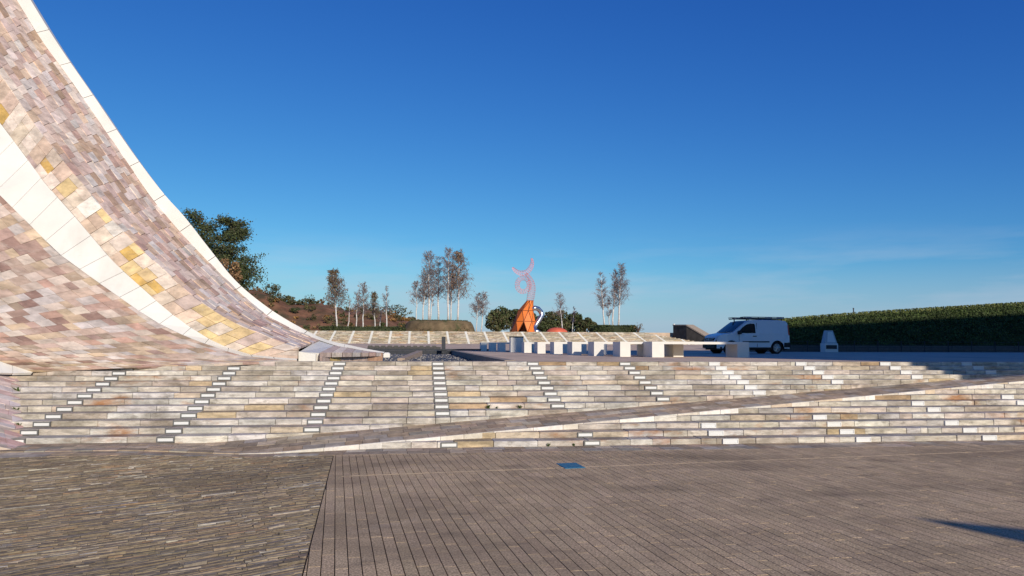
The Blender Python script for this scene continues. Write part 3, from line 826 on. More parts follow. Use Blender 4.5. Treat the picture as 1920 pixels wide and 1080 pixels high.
m_ = MB(); m_.cbox(-.09, .09, -.09, .09, .95, 1.1, .02); m_.build('lamp_head', M_alu, t)

# ------------------------------------------------------------------ museum halls behind the right shoulder (outside the frame; they throw the long shadows)
EW = Vector((-SUN_H.y, SUN_H.x, 0))
def sw(s_, w_, z=0): p = SUN_H*s_+EW*w_; return (p.x, p.y, z)
TT = math.tan(SUN_EL); WE = 18.1; H0 = 1.31+54.5*TT; H1 = 3.6+40*TT; HW = 14.88*TT
mh = thing('museum_hall', 'high stone museum hall with a long level roof beside the plaza', 'building', sw(16, 40))
def hexw(s0, s1, w0, w1, z0, h00, h01):                  # heights at w0 and w1
    return [sw(s0, w0, z0), sw(s0, w1, z0), sw(s1, w1, z0), sw(s1, w0, z0), sw(s0, w0, h00), sw(s0, w1, h01), sw(s1, w1, h01), sw(s1, w0, h00)]
ZC = .97+21.5*TT                                         # underside height, set so the shadow edge fits on the steps
HM = H0+(H1-H0)*(28-WE)/(62-WE)
m_ = MB(); m_.hexa(hexw(10, 10.5, WE, 28, ZC, H0, HM), (.40, .34, .29)); local(m_, mh).build('shadow_fin', M_quartz, mh)  # thin unseen fin added only to shape the shadow edge
m_ = MB(); m_.hexa(hexw(10, 24, 28.002, 62, ZC, HM, H1), (.40, .34, .29)); local(m_, mh).build('upper_wall', M_quartz, mh)
m_ = MB(); m_.hexa(hexw(10.3, 23.7, 28, 61.7, -.3, ZC-.002, ZC-.002), (.40, .34, .29)); local(m_, mh).build('lower_wall', M_quartz, mh)
m_ = MB(); m_.hexa([tuple(Vector(p)+Vector((0, 0, HM+.002 if i in (0, 3, 4, 7) else H1+.002))) for i, p in enumerate(hexw(10, 24, 28.002, 62, 0, .12, .12))], (.5, .46, .4)); local(m_, mh).build('roof', M_kerb, mh)
for i in range(7):
    m_ = MB(); w0 = 30+i*4.4; m_.hexa(hexw(9.94, 9.99, w0, w0+2.6, ZC+1.5, ZC+6, ZC+6)); local(m_, mh).build('window', M_glass, mh)
ml = thing('entrance_wing', 'low stone entrance wing with a falling roof beside the museum hall', 'building', sw(13, 12))
m_ = MB(); m_.hexa(hexw(10, 16, 7.12, 13, -.3, HW, HW-5.88*1.47*TT), (.42, .36, .31)); local(m_, ml).build('wall', M_quartz, ml)
m_ = MB(); m_.hexa([tuple(Vector(p)+Vector((0, 0, HW+.002 if i in (0, 3, 4, 7) else HW-5.88*1.47*TT+.002))) for i, p in enumerate(hexw(10, 16, 7.12, 13, 0, .06, .06))], (.5, .42, .38)); local(m_, ml).build('roof', M_quartz, ml)
m_ = MB(); m_.hexa(hexw(9.95, 9.99, 8.4, 9.6, 0, 2.2, 2.2)); local(m_, ml).build('door', M_glass, ml)

# ------------------------------------------------------------------ vegetation
def leaf(mb, p, r_, c):
    a = Vector((random.gauss(0, 1), random.gauss(0, 1), random.gauss(0, 1))).normalized(); b = a.orthogonal().normalized()
    b = (b*math.cos(q0 := random.uniform(0, 6.28))+a.cross(b)*math.sin(q0)); d_ = a.cross(b)
    mb.add([p-b*r_, p+d_*r_*.55, p+b*r_, p-d_*r_*.55], [(0, 1, 2, 3)], c)
def blob_points(n, rx, ry, rz, lobes=9, seed=0, flat=0):
    rnd = random.Random(seed); L_ = []
    for i in range(lobes):
        t_ = rnd.uniform(0, 6.28); h = rnd.uniform(-.35, .75); k = math.sqrt(max(0, 1-h*h))*rnd.uniform(.35, .75)
        L_.append((Vector((math.cos(t_)*k*rx, math.sin(t_)*k*ry, h*rz)), rnd.uniform(.26, .5)))
    out = []
    for i in range(n):
        c, s_ = rnd.choice(L_); d_ = Vector((rnd.gauss(0, 1), rnd.gauss(0, 1), rnd.gauss(0, 1))).normalized(); q = s_*rnd.uniform(.55, 1.05)**.6
        out.append((c+Vector((d_.x*rx*q, d_.y*ry*q, d_.z*rz*q)), c))
    return out
G_DARK = [(.055, .075, .028), (.045, .062, .025), (.07, .085, .03), (.085, .095, .04), (.05, .06, .03)]
G_OLIVE = [(.10, .10, .045), (.08, .085, .04), (.12, .105, .05), (.09, .075, .04), (.14, .115, .06)]
G_BROWN = [(.20, .12, .06), (.16, .10, .055), (.24, .15, .07), (.13, .10, .05), (.17, .13, .06)]
G_RUST = [(.28, .15, .05), (.24, .12, .045), (.32, .19, .075), (.2, .12, .05)]
def bush(name, label, cat, base, rx, ry, h, n=2200, pal=G_DARK, ls=.16, seed=0, group=None, trunk=True, lobes=10):
    t = thing(name, label, cat, base, group); mb = MB(); rnd = random.Random(seed)
    for p, c in blob_points(n, rx, ry, h*.5, lobes, seed):
        p = p+Vector((0, 0, h*.52))
        if p.z < .05: p.z = rnd.uniform(.05, h*.3)
        leaf(mb, p, ls*rnd.uniform(.6, 1.5), jit(rnd.choice(pal), .3))
    mb.build('crown', M_leaf, t)
    if trunk:
        tr = MB()
        for k in range(5):
            a = rnd.uniform(0, 6.28); tr.tube([(0, 0, -.2), (math.cos(a)*rx*.15, math.sin(a)*ry*.15, h*.3), (math.cos(a)*rx*.45, math.sin(a)*ry*.45, h*.62)], [.13, .09, .03], 6)
        tr.build('trunk', M_bark, t)
    return t
def hedge(name, label, base, rx, ry, h, n, pal=G_DARK, ls=.12, seed=1, group=None):
    t = thing(name, label, 'hedge', base, group); rnd = random.Random(seed); mb = MB()
    core = MB(); pts = []
    N = 24
    ringp = lambda k, z: [(rx*k*math.copysign(abs(math.cos(a))**.55, math.cos(a)), ry*k*math.copysign(abs(math.sin(a))**.55, math.sin(a)), z) for a in [6.2832*i/N for i in range(N)]]
    vs = ringp(.93, -.1)+ringp(.93, h*.75)+ringp(.8, h*.93); fs = [(i, (i+1) % N, N+(i+1) % N, N+i) for i in range(N)]+[(N+i, N+(i+1) % N, 2*N+(i+1) % N, 2*N+i) for i in range(N)]+[tuple(range(2*N, 3*N))]
    core.add(vs, fs, (.03, .04, .018)); core.build('branches', M_leaf, t)
    for i in range(n):
        a = rnd.uniform(0, 6.28); e = (math.copysign(abs(math.cos(a))**.55, math.cos(a)), math.copysign(abs(math.sin(a))**.55, math.sin(a)))
        if rnd.random() < .55: k, z = rnd.uniform(.9, 1.03), rnd.uniform(0, h*.95)
        else: k, z = math.sqrt(rnd.random())*.98, h*rnd.uniform(.88, 1.04)
        leaf(mb, Vector((rx*k*e[0], ry*k*e[1], z)), ls*rnd.uniform(.6, 1.4), jit(rnd.choice(pal), .3))
    mb.build('foliage', M_leaf, t); return t
def birch(label, x, ytop, ybase, D, spread=1.0, leaves=0, pal=G_BROWN, lean=0, dens=1.0, seed=0, low=.28, group='slender birches on the terrace', x_top=None, z_base=None):
    rnd = random.Random(seed)
    B_ = at_d(x, ybase, D); T_ = at_d(x_top if x_top else x, ytop, D); H = T_.z-B_.z
    t = thing('birch_tree', label, 'tree', B_, group)
    off = T_-B_; path = []; rad = []
    for i in range(9):
        f = i/8; path.append(Vector((off.x*f+rnd.uniform(-.06, .06)*(f > 0), off.y*f+rnd.uniform(-.06, .06), H*f-.25*(i == 0)))); rad.append(.115*(1-f)**.8*min(1.15, H/8)+.012)
    tr = MB(); tr.tube(path, rad, 7); tr.build('trunk', M_birch, t, smooth=True)
    cr = MB(); nb_ = int(84*dens*max(.6, H/9))
    for i in range(nb_):
        f = low+(1-low)*rnd.random()**.85*.98; k = f*8; i0 = min(7, int(k)); p = path[i0].lerp(path[i0+1], k-i0)
        a = rnd.uniform(0, 6.28); ln = 1.25*spread*H*(.17*(1-f)**.65+.035)*rnd.uniform(.6, 1.25); upw = rnd.uniform(.7, 1.5)
        d_ = Vector((math.cos(a), math.sin(a), upw)).normalized()
        q1 = p+d_*ln*.5; q2 = q1+(d_+Vector((0, 0, .1))).normalized()*ln*.5; r0 = .012+.016*(1-f)
        cr.tube([p, q1, q2], [r0, r0*.75, .010], 3, (1, 1, 1), 0, caps=False)
        for j in range(10):
            g_ = rnd.uniform(.25, 1.0); s0_ = p.lerp(q1, g_*2) if g_ < .5 else q1.lerp(q2, g_*2-1)
            d2 = (d_+Vector((rnd.gauss(0, .7), rnd.gauss(0, .7), rnd.gauss(-.1, .5)))).normalized(); l2 = ln*rnd.uniform(.18, .42)
            e1 = s0_+d2*l2; e2 = e1+Vector((d2.x*.5, d2.y*.5, -.55))*l2*.7
            cr.tube([s0_, e1, e2], [.015, .012, .008], 3, (1, 1, 1), 0, caps=False)
            for m2 in range(leaves):
                if rnd.random() < (.28 if leaves < 3 else .7): leaf(cr, (e1.lerp(e2, rnd.random())+Vector((rnd.gauss(0, .06), rnd.gauss(0, .06), rnd.gauss(0, .08)))), rnd.uniform(.05, .1), jit(rnd.choice(pal), .3)); cr.m[-1] = 1
    cr.build('crown', [M_twig, M_leaf], t)
    return t
MID = 'birches on the round mound'
birch('birch with a full leafy olive brown crown, standing alone by the low hedge', 632, 510, 617, 99, 1.25, 5, G_OLIVE+G_BROWN, dens=1.5, seed=1, low=.30, x_top=625)
birch('very thin bare birch stem between the leafy birch and the earth bank', 653, 560, 617, 101, .5, 0, dens=.4, seed=2, x_top=656)
birch('bare grey birch with fine twigs before the red earth bank', 668, 545, 617, 100, 1.0, 1, dens=.9, seed=3, x_top=671)
birch('birch with a thin russet crown before the red earth bank', 681, 531, 617, 100, 1.05, 2, G_BROWN, dens=1.1, seed=4)
birch('small birch with golden brown leaves next to the russet one', 703, 549, 617, 100, .95, 4, G_BROWN+G_OLIVE, dens=1.0, seed=5, x_top=701)
birch('low bare birch sapling before the red earth bank', 712, 575, 617, 101, .8, 0, dens=.5, seed=6, x_top=716)
birch('bare slim birch at the end of the low hedge row', 725, 537, 617, 99, .8, 1, dens=.7, seed=7)
birch('low spreading birch at the near rim of the round mound', 781, 530, 601, 101, 1.3, 1, dens=1.0, seed=8, group=MID)
birch('reddish bare birch next to the rim birch on the round mound', 793, 507, 601, 101, 1.0, 2, dens=1.1, seed=9, x_top=797, group=MID)
birch('tall dense twigged birch on the round mound, forked low', 804, 472, 601, 101, 1.0, 1, dens=1.35, seed=10, group=MID)
birch('leaning white stem forking from the tall dense birch', 806, 525, 601, 101.3, .6, 0, dens=.5, seed=11, x_top=815, group=MID)
birch('slim birch with a gap below its crown on the round mound', 822, 482, 601, 101.6, .8, 1, dens=.9, seed=12, group=MID)
birch('tallest bright white birch on the round mound', 840, 467, 602, 100, .9, 1, dens=1.15, seed=13, x_top=841, group=MID)
birch('short bare birch close beside the tallest white birch', 845, 505, 602, 101, .8, 0, dens=.8, seed=14, x_top=848, group=MID)
birch('birch holding rusty orange leaves on the round mound', 858, 475, 602, 100, 1.15, 4, G_RUST+G_BROWN, dens=1.2, seed=15, x_top=861, group=MID)
birch('many twigged low birch just off the round mound', 893, 552, 619, 104, 1.6, 1, dens=1.1, seed=16, x_top=898)
birch('thin low birch leaning away from the round mound', 902, 548, 619, 104, 1.3, 1, dens=.9, seed=17, x_top=909)
birch('bare low birch behind the red dome', 1055, 551, 619, 106, 1.3, 0, dens=.8, seed=18, x_top=1048)
birch('small bare birch between the red dome and the round hedge', 1073, 575, 621, 106, 1.0, 0, dens=.6, seed=19, x_top=1077)
RH = 'birches in the round hedge'
birch('slim bare birch at the dome side of the round hedge', 1133, 511, 613, 99, .95, 0, dens=1.1, seed=20, x_top=1126, group=RH)
birch('short twiggy birch low in the middle of the round hedge', 1142, 560, 613, 99.5, 1.0, 0, dens=.7, seed=21, group=RH)
birch('narrow upright birch in the middle of the round hedge', 1149, 506, 613, 99.5, .8, 0, dens=1.0, seed=22, x_top=1153, group=RH)
birch('tallest birch of the round hedge with a bushy top', 1159, 497, 613, 99, 1.05, 1, dens=1.3, seed=23, x_top=1165, group=RH)
b_ = at_d(1196, 622, 95); bush('bare_shrub', 'small bare twiggy shrub at the top of the far steps', 'shrub', (b_.x, b_.y, TZ), .9, .8, 1.2, 120, G_BROWN, .07, 31)
# round mound
mo = thing('planting_mound', 'round brown earth mound with a grassy top under birches', 'mound', at_d(823, 626, 101))
mo.location.z = TZ
cx = mo.location; rxm = (at_d(890, 610, 101)-at_d(756, 610, 101)).length/2; hm = at_d(823, 602, 101).z-TZ
m_ = MB(); N = 40; vs = []
for k, z in ((1.0, 0), (.97, hm*.35), (.93, hm*.7), (.87, hm*.95), (.8, hm)):
    for i in range(N):
        a = 6.2832*i/N; q = 1+.02*math.sin(5*a+k*9)+random.uniform(-.012, .012); vs.append((rxm*k*q*math.cos(a), rxm*.8*k*q*math.sin(a), z))
fs = [(r*N+i, r*N+(i+1) % N, (r+1)*N+(i+1) % N, (r+1)*N+i) for r in range(4) for i in range(N)]+[tuple(range(4*N, 5*N))]
m_.add(vs, fs); m_.build('earth_body', mat('mound_turf', (.145, .105, .06), rough=.95, var=.45, scale=1.2, bump=.6, bscale=4, stains=[((.05, .06, .025), .9, .5, .62, .8, X1)]), mo, smooth=True)
m_ = MB()
for i in range(2600):
    a = random.uniform(0, 6.2832); k = .8*math.sqrt(random.random()) if random.random() < .6 else random.uniform(.8, 1.0)
    z = hm if k <= .8 else hm*(1-(k-.8)/.2*.9)
    leaf(m_, Vector((rxm*k*math.cos(a), rxm*.8*k*math.sin(a), z+.05)), random.uniform(.06, .14), jit(random.choice(G_DARK if k < .86 else G_OLIVE+G_BROWN), .3))
m_.build('grass', M_leaf, mo, kind='stuff')
h0 = at_d(680, 622, 97); hedge('clipped_hedge', 'low clipped dark hedge at the foot of the red earth bank', (h0.x, h0.y, TZ), 5.4, 1.0, (at_d(680, 613, 97).z-TZ), 2400, ls=.12)
h0 = at_d(1149, 622, 97.5); hedge('round_hedge', 'dense round green hedge around the bare birches', (h0.x, h0.y, TZ), 2.9, 2.2, (at_d(1149, 610.5, 97.5).z-TZ), 2600, pal=G_DARK+[(.07, .10, .03)], ls=.1, seed=3)
# evergreen thickets behind the sculpture
EG = 'evergreen thicket behind the sculpture'
for i, (px, pt, w_, lab) in enumerate(((934, 588, 44, 'rounded evergreen beside the low birches'), (958, 580, 50, 'tallest evergreen behind the orange tower'), (986, 590, 40, 'evergreen half hidden by the orange tower'),
        (1016, 597, 42, 'low evergreen under the steel slide'), (1044, 588, 46, 'evergreen rising behind the red dome'), (1075, 592, 44, 'evergreen behind the small bare birch'), (1100, 600, 34, 'low olive evergreen next to the round hedge'))):
    D = 128+3*(i % 3); q = at_d(px, 624, D); hh = at_d(px, pt, D).z-TZ
    bush('evergreen_bush', lab, 'bush', (q.x, q.y, TZ-.3), w_/FPX*D*.62, 2.4, hh+.5, 3000, G_DARK if i % 2 else G_DARK+G_OLIVE, .2, 50+i, EG, lobes=13)
# red earth hillside on the left
hs_ = MB(); prof = [(-300, 470), (100, 480), (300, 500), (400, 525), (470, 548), (520, 560), (560, 571), (620, 577), (680, 584), (735, 593), (770, 603), (800, 614), (840, 626)]
NXh, NYh = 120, 16; vs = []; rnd = random.Random(5)
for i in range(NXh+1):
    px = -300+1140*i/NXh
    for (xa, ya), (xb, yb) in zip(prof[:-1], prof[1:]):
        if xa <= px <= xb: yt = ya+(yb-ya)*(px-xa)/(xb-xa)
    top = at_d(px, yt, 150)
    for j in range(NYh+1):
        f = j/NYh; D = 122+36*f; p = at_d(px, 620, D); g_ = sstep(0, .72, f)
        z = TZ-.5+(top.z-TZ+.5)*g_+(rnd.uniform(-.35, .35)+.5*math.sin(px*.06+f*5))*(.3+g_*.5)*min(1, f*6); vs.append((p.x, p.y, z))
fs = [(i*(NYh+1)+j, (i+1)*(NYh+1)+j, (i+1)*(NYh+1)+j+1, i*(NYh+1)+j+1) for i in range(NXh) for j in range(NYh)]
hs_.add(vs, fs); hill = struct(hs_.build('hillside', M_earth, smooth=True))
sh = MB(); HV = vs
for i in range(480):
    k = rnd.randrange(len(HV)); p = Vector(HV[k]); r_ = rnd.uniform(.35, 1.2); pal = rnd.choice([G_DARK, G_OLIVE, G_OLIVE, G_BROWN, G_RUST])
    for q, c in blob_points(150, r_, r_, r_*.75, 5, i):
        leaf(sh, p+q+Vector((0, 0, r_*.3)), rnd.uniform(.1, .22), jit(rnd.choice(pal), .35))
sh.build('scrub', M_leaf, hill, kind='stuff')
for i, (px, py, r_, lab) in enumerate(((575, 570, 1.5, 'dark scrub bush on the crest of the earth bank near the curved hall'), (545, 566, 1.3, 'low grey scrub bush on the crest, half behind the white coping'), (742, 590, 1.9, 'twiggy grey bush at the low end of the earth bank'), (505, 552, 1.9, 'dark scrub bush hugging the white coping on the crest'))):
    q = at_d(px, py+10, 146); bush('scrub_bush', lab, 'bush', q, r_*1.4, r_, r_*1.7, 500, G_OLIVE+G_DARK, .16, 80+i)
# big dark trees behind the curved hall
q = at_d(398, 560, 118); zt = at_d(398, 408, 118).z
def pine(label, x, ytop, ybase, D, wpx, seed, pal, group=None, n=12000):
    rnd = random.Random(seed); B_ = at_d(x, ybase, D); H = at_d(x, ytop, D).z-B_.z; t = thing('pine_tree', label, 'tree', B_, group); R_ = wpx/FPX*D/2
    tr = MB(); tr.tube([(0, 0, -.4), (.1, 0, H*.4), (-.1, .1, H*.75), (0, 0, H*.95)], [.32, .24, .13, .04], 8)
    cr = MB()
    nb_ = 58
    for i in range(nb_):
        f = .18+.8*rnd.random(); a = rnd.uniform(0, 6.28); ln = R_*(1.1-.62*max(0, f-.35)/.65)*rnd.uniform(.6, 1.15); p = Vector((0, 0, H*f)); e = p+Vector((math.cos(a)*ln, math.sin(a)*ln, ln*rnd.uniform(.05, .45)))
        tr.tube([p, p.lerp(e, .5)+Vector((0, 0, -.1)), e], [.07, .05, .015], 5)
        for k in range(n//nb_):
            g_ = rnd.random()**.6; s_ = .18*R_+.12*ln
            leaf(cr, p.lerp(e, .25+.8*g_)+Vector((rnd.gauss(0, s_*.55), rnd.gauss(0, s_*.55), rnd.gauss(0, s_*.36)+.1)), rnd.uniform(.10, .26), jit(rnd.choice(pal), .3))
    tr.build('trunk', M_bark, t); cr.build('crown', M_leaf, t); return t
PB = 'tall trees behind the curved hall'
pine('tall dark pine with ragged branches behind the white coping', 428, 412, 585, 128, 92, 3, G_DARK+[(.08, .075, .045)], PB)
pine('broad dark pine leaning on the edge of the curved hall', 375, 402, 575, 131, 104, 4, G_DARK+[(.07, .07, .04)], PB)
pine('smaller dark pine low behind the white coping', 447, 497, 590, 126, 44, 5, G_DARK, PB, 3000)
bush('autumn_tree', 'rusty orange autumn tree in front of the dark pines', 'tree', at_d(426, 540, 122), 2.3, 2.0, 4.6, 1600, [(.26, .15, .07), (.22, .13, .07), (.3, .19, .1), (.18, .12, .06)], .17, 44)

# ------------------------------------------------------------------ orange tower with pink mesh
SD = 104.0
def sp(x, y, dd=0): return at_d(x, y, SD+dd)
base = sp(982, 626); base.z = TZ
sc_t = thing('slide_tower', 'faceted orange play tower with pink mesh ring and crescent on top', 'sculpture', base)
# ring sections of the faceted body: (left px, right px, y)
secs = [(957, 1005, 624), (963, 1003.5, 603), (971, 1000.5, 583), (988, 999.5, 564)]
NS = 8; rings = []
for xl, xr, y in secs:
    c_ = sp((xl+xr)/2, y); r_ = (xr-xl)/FPX*SD/2
    rings.append([c_+Vector((math.cos(a)*r_, math.sin(a)*r_, 0)) for a in [6.2832*(i+.5*len(rings))/NS+.2 for i in range(NS)]])
panels = []
for k in range(3):
    A_, B_ = rings[k], rings[k+1]
    for i in range(NS):
        panels.append((A_[i], A_[(i+1) % NS], B_[i], k, 0)); panels.append((A_[(i+1) % NS], B_[(i+1) % NS], B_[i], k, 1))
rnd = random.Random(4)
for P_ in panels:
    a, b, c, k, ty = P_; cen = (a+b+c)/3; n_ = (b-a).cross(c-a).normalized()
    if n_.dot(cen-Vector((base.x, base.y, cen.z))) < 0: n_ = -n_
    facing = n_.y < -.1
    openp = ty == 0 and facing and (k == 0 and abs(to_px(cen)[0]-986) < 6)
    if openp:
        continue
    q = [cen+(v-cen)*.94 for v in (a, b, c)]
    m_ = MB(); m_.add([v-n_*.03 for v in q]+[v+n_*.03 for v in q], [(2, 1, 0), (3, 4, 5), (0, 1, 4, 3), (1, 2, 5, 4), (2, 0, 3, 5)]); local(m_, sc_t).build('facet_panel', M_orange if n_.x > -.55 else M_orange_d, sc_t)  # facets turned left get the dark material, imitating their shaded side
m_ = MB()
for a, b, c, k, ty in panels:
    for u_, v_ in ((a, b), (b, c), (c, a)): m_.tube([u_, v_], .06, 4)
local(m_, sc_t).build('frame', M_orange_d, sc_t)
m_ = MB()                                                # core ladder seen through the open facets
m_.tube([base, sp(990, 575)], [.5, .25], 8); local(m_, sc_t).build('inner_shaft', M_orange_d, sc_t)
def mesh_tube(name, path, rads, nl=12, step=.28):
    """see-through tube of wire hoops and long wires"""
    pts = []
    f_ = curve(path); N = max(6, int(f_.length/step)); m_ = MB(); up_ = None; hoops = []
    for i in range(N+1):
        u = i/N; p = f_(u); t_ = (f_(min(1, u+.01))-f_(max(0, u-.01))).normalized()
        k = u*(len(rads)-1); i0 = min(len(rads)-2, int(k)); r_ = rads[i0]+(rads[i0+1]-rads[i0])*(k-i0)
        y_ = Vector((0, 1, 0)); n_ = t_.cross(y_).normalized(); y_ = n_.cross(t_)
        hoops.append([p+(n_*math.cos(6.2832*j/nl)+y_*math.sin(6.2832*j/nl))*r_ for j in range(nl)])
    for h in hoops: m_.tube(h+[h[0]], .014, 3, caps=False)
    for j in range(nl): m_.tube([h[j] for h in hoops], .012, 3, caps=False)
    local(m_, sc_t).build(name, M_pink, sc_t)
YS = base.y
mesh_tube('mesh_neck', [(993.5, 566, YS), (996, 552, YS), (998, 540, YS), (996, 528, YS), (990, 517, YS), (986, 513, YS)], [.5, .52, .48, .42, .3, .2])
cxr, cyr = 981, 534
mesh_tube('mesh_ring', [(cxr+12*math.cos(a)*.95, cyr-13.0*math.sin(a), YS) for a in [6.2832*i/16+.6 for i in range(17)]], [.32, .32], 9)
mesh_tube('mesh_crescent', [(961, 501.5, YS), (966, 507, YS), (974, 511.5, YS), (983, 512, YS), (991, 507.5, YS), (996.5, 499, YS), (998, 491, YS), (996.5, 484.5, YS)], [.12, .26, .34, .36, .36, .32, .24, .12], 9)
m_ = MB(); pth = [at_d(x, y, SD+d_) for x, y, d_ in ((997, 579, -.3), (1003, 577.5, -.2), (1009, 579, .2), (1014, 584.5, .4), (1016, 591, .3), (1012, 598, 0), (1006, 607, -.3), (1001, 615, -.6), (1004, 620, -.9), (1010, 624, -1.2))]
m_.tube(pth, .34, 14); local(m_, sc_t).build('slide_tube', M_steel, sc_t, smooth=True)
d0 = at_d(1044, 624, 99); t = thing('play_dome', 'low red orange dome beside the orange tower', 'dome', (d0.x, d0.y, TZ))
rr = (at_d(1065, 620, 99)-at_d(1024, 620, 99)).length/2; hh = at_d(1044, 614, 99).z-TZ
m_ = MB(); N, Kk = 28, 8; vs = []
for k in range(Kk):
    e = 1.5708*k/Kk
    for i in range(N): a = 6.2832*i/N; vs.append((rr*math.cos(e)*math.cos(a), rr*math.cos(e)*math.sin(a), hh*math.sin(e)))
vs.append((0, 0, hh)); fs = [(k*N+i, k*N+(i+1) % N, (k+1)*N+(i+1) % N, (k+1)*N+i) for k in range(Kk-1) for i in range(N)]+[((Kk-1)*N+i, (Kk-1)*N+(i+1) % N, Kk*N) for i in range(N)]
m_.add(vs, fs); m_.build('shell', M_red, t, smooth=True)
m_ = MB(); m_.tube([(rr*1.0*math.cos(6.2832*i/24), rr*1.0*math.sin(6.2832*i/24), .03) for i in range(25)], .06, 5); m_.build('base_ring', M_red, t)

# ------------------------------------------------------------------ white van
VZ = Z0
vb = at_z(1403, 663.3, VZ)
van = thing('delivery_van', 'small white panel van with a roof rack parked in the shade', 'van', (vb.x+.15, vb.y+.6, VZ))
van.scale = (.93, .93, .93)
van.rotation_euler.z = math.radians(180-YAW*57.3+14)       # its nose points to the left and a little towards the plaza
# body as a stack of side-profile sections: profile (x along length, front = +x) at several half widths
prof_v = [(2.12, .30), (2.16, .45), (2.15, .70), (2.05, .92), (1.75, 1.02), (1.28, 1.10), (.78, 1.45), (.42, 1.70), (.10, 1.77), (-.6, 1.80), (-1.5, 1.79), (-1.95, 1.74), (-2.08, 1.60), (-2.13, 1.0), (-2.14, .55), (-2.10, .32)]
def half_w(x, z):
    w_ = .89-.035*max(0, (z-1.0))/.8-.10*max(0, (z-1.05))*(.55 if x < .4 else .9)
    if x > 1.5: w_ -= .30*((x-1.5)/.66)**2
    if x < -1.9: w_ -= .05*((-1.9-x)/.24)
    return w_
inner = .12
m_ = MB(); vs = []; n_ = len(prof_v)
for s_ in (-1, 1):
    for k in (1.0, .90):                                 # outer side ring slightly inset from the rounded top ring
        for x, z in prof_v:
            cxv, czv = 0, 1.0
            if k == 1.0: xx, zz, ww = x*.985, czv+(z-czv)*(.965 if z > 1.2 else 1.0), half_w(x, z)
            else: xx, zz, ww = x, z, half_w(x, z)-.09
            vs.append((xx, s_*ww, zz))
def idx(side, ringk, i): return (side*2+ringk)*n_+i
fs = []
for side in (0, 1):
    for i in range(n_):
        j = (i+1) % n_; fs.append((idx(side, 0, i), idx(side, 0, j), idx(side, 1, j), idx(side, 1, i)) if side else (idx(side, 1, i), idx(side, 1, j), idx(side, 0, j), idx(side, 0, i)))
for i in range(n_):
    j = (i+1) % n_; fs.append((idx(0, 1, i), idx(1, 1, i), idx(1, 1, j), idx(0, 1, j)))
# side faces as a fan of strips between lower and upper profile halves, with wheel arches cut out
def side_strip(side):
    s_ = -1 if side == 0 else 1
    lowx = []
    WX = (1.36, -1.34); WR = .40
    for i in range(61):
        x = 2.09-4.18*i/60; z0 = .28
        for wx in WX:
            if abs(x-wx) < WR: z0 = max(z0, .30+math.sqrt(WR*WR-(x-wx)**2))
        zt = None
        for (xa, za), (xb, zb) in zip(prof_v[1:13], prof_v[2:14]):
            xa2, xb2 = xa*.985, xb*.985
            if min(xa2, xb2)-1e-6 <= x <= max(xa2, xb2)+1e-6:
                t_ = 0 if abs(xb2-xa2) < 1e-6 else (x-xa2)/(xb2-xa2); zc = za+(zb-za)*t_; zt = max(zt or 0, 1.0+(zc-1.0)*(.965 if zc > 1.2 else 1.0))
        lowx.append((x, z0, zt or .8))
    V = []; Fq = []
    NZ = 7
    for x, z0, zt in lowx:
        for k in range(NZ):
            z = z0+(zt-z0)*k/(NZ-1); bulge = .012*math.sin(math.pi*min(1, max(0, (z-.3)/.9))); V.append((x, s_*(half_w(x, z)+bulge), z))
    for i in range(60):
        for k in range(NZ-1):
            a = i*NZ+k; q = (a, a+NZ, a+NZ+1, a+1); Fq.append(q if s_ < 0 else q[::-1])
    return V, Fq
m_.add(vs, fs)
for side in (0, 1): m_.add(*side_strip(side))
m_.build('body', M_vanp, van, smooth=False)
def side_poly(name, pts, off, m, thick=.01, sides=(1, -1), parent=None):
    for s_ in sides:
        b = MB(); q = [(x, s_*(half_w(x, z)+off), z) for x, z in pts]; q2 = [(x, s_*(half_w(x, z)+off-thick-.02), z) for x, z in pts]
        nn2 = len(pts); b.add(q+q2, [tuple(range(nn2))]+[(i, (i+1) % nn2, nn2+(i+1) % nn2, nn2+i) for i in range(nn2)]); b.build(name, m, parent or van)
side_poly('side_window', [(.98, 1.10), (.86, 1.22), (.66, 1.40), (.42, 1.54), (.22, 1.585), (.0, 1.58), (-.04, 1.50), (-.05, 1.09), (.45, 1.08)], .016, M_glass)
side_poly('side_moulding', [(.72, .60), (.72, .66), (-.85, .66), (-.85, .60)], .03, M_blk)
side_poly('door_handle', [(.12, .90), (.12, .94), (-.10, .94), (-.10, .90)], .03, M_blk)
side_poly('door_gap', [(-.13, .36), (-.13, 1.62), (-.145, 1.62), (-.145, .36)], .017, M_blk)
side_poly('door_gap', [(.93, .40), (.93, 1.06), (.915, 1.06), (.915, .40)], .017, M_blk)
side_poly('panel_crease', [(-.30, 1.06), (-.30, 1.085), (-1.90, 1.085), (-1.90, 1.06)], .02, M_vanp)
side_poly('sill', [(1.0, .26), (1.0, .34), (-1.0, .34), (-1.0, .26)], .018, M_blk)
side_poly('rear_bumper_side', [(-1.72, .34), (-1.74, .58), (-2.10, .60), (-2.10, .34)], .028, M_blk)
side_poly('tail_lamp', [(-2.02, .98), (-2.0, 1.5), (-2.07, 1.5), (-2.09, .98)], .02, M_red)
side_poly('headlight', [(1.52, .95), (1.62, .99), (1.92, .90), (2.03, .80), (1.90, .76), (1.66, .84)], .022, M_lamp)
b = MB()                                                 # windscreen lies on the raked front
ws = [(1.24, 1.13), (.80, 1.455), (.46, 1.69)]
V = []
for x, z in ws:
    w_ = half_w(x, z)-.10
    for k in (-1, -.5, 0, .5, 1): V.append((x+.016+.05*(1-k*k), k*w_, z+.014))
b.add(V, [(i*5+j, i*5+j+1, i*5+j+6, i*5+j+5) for i in range(2) for j in range(4)]); b.build('windscreen', M_glass, van)
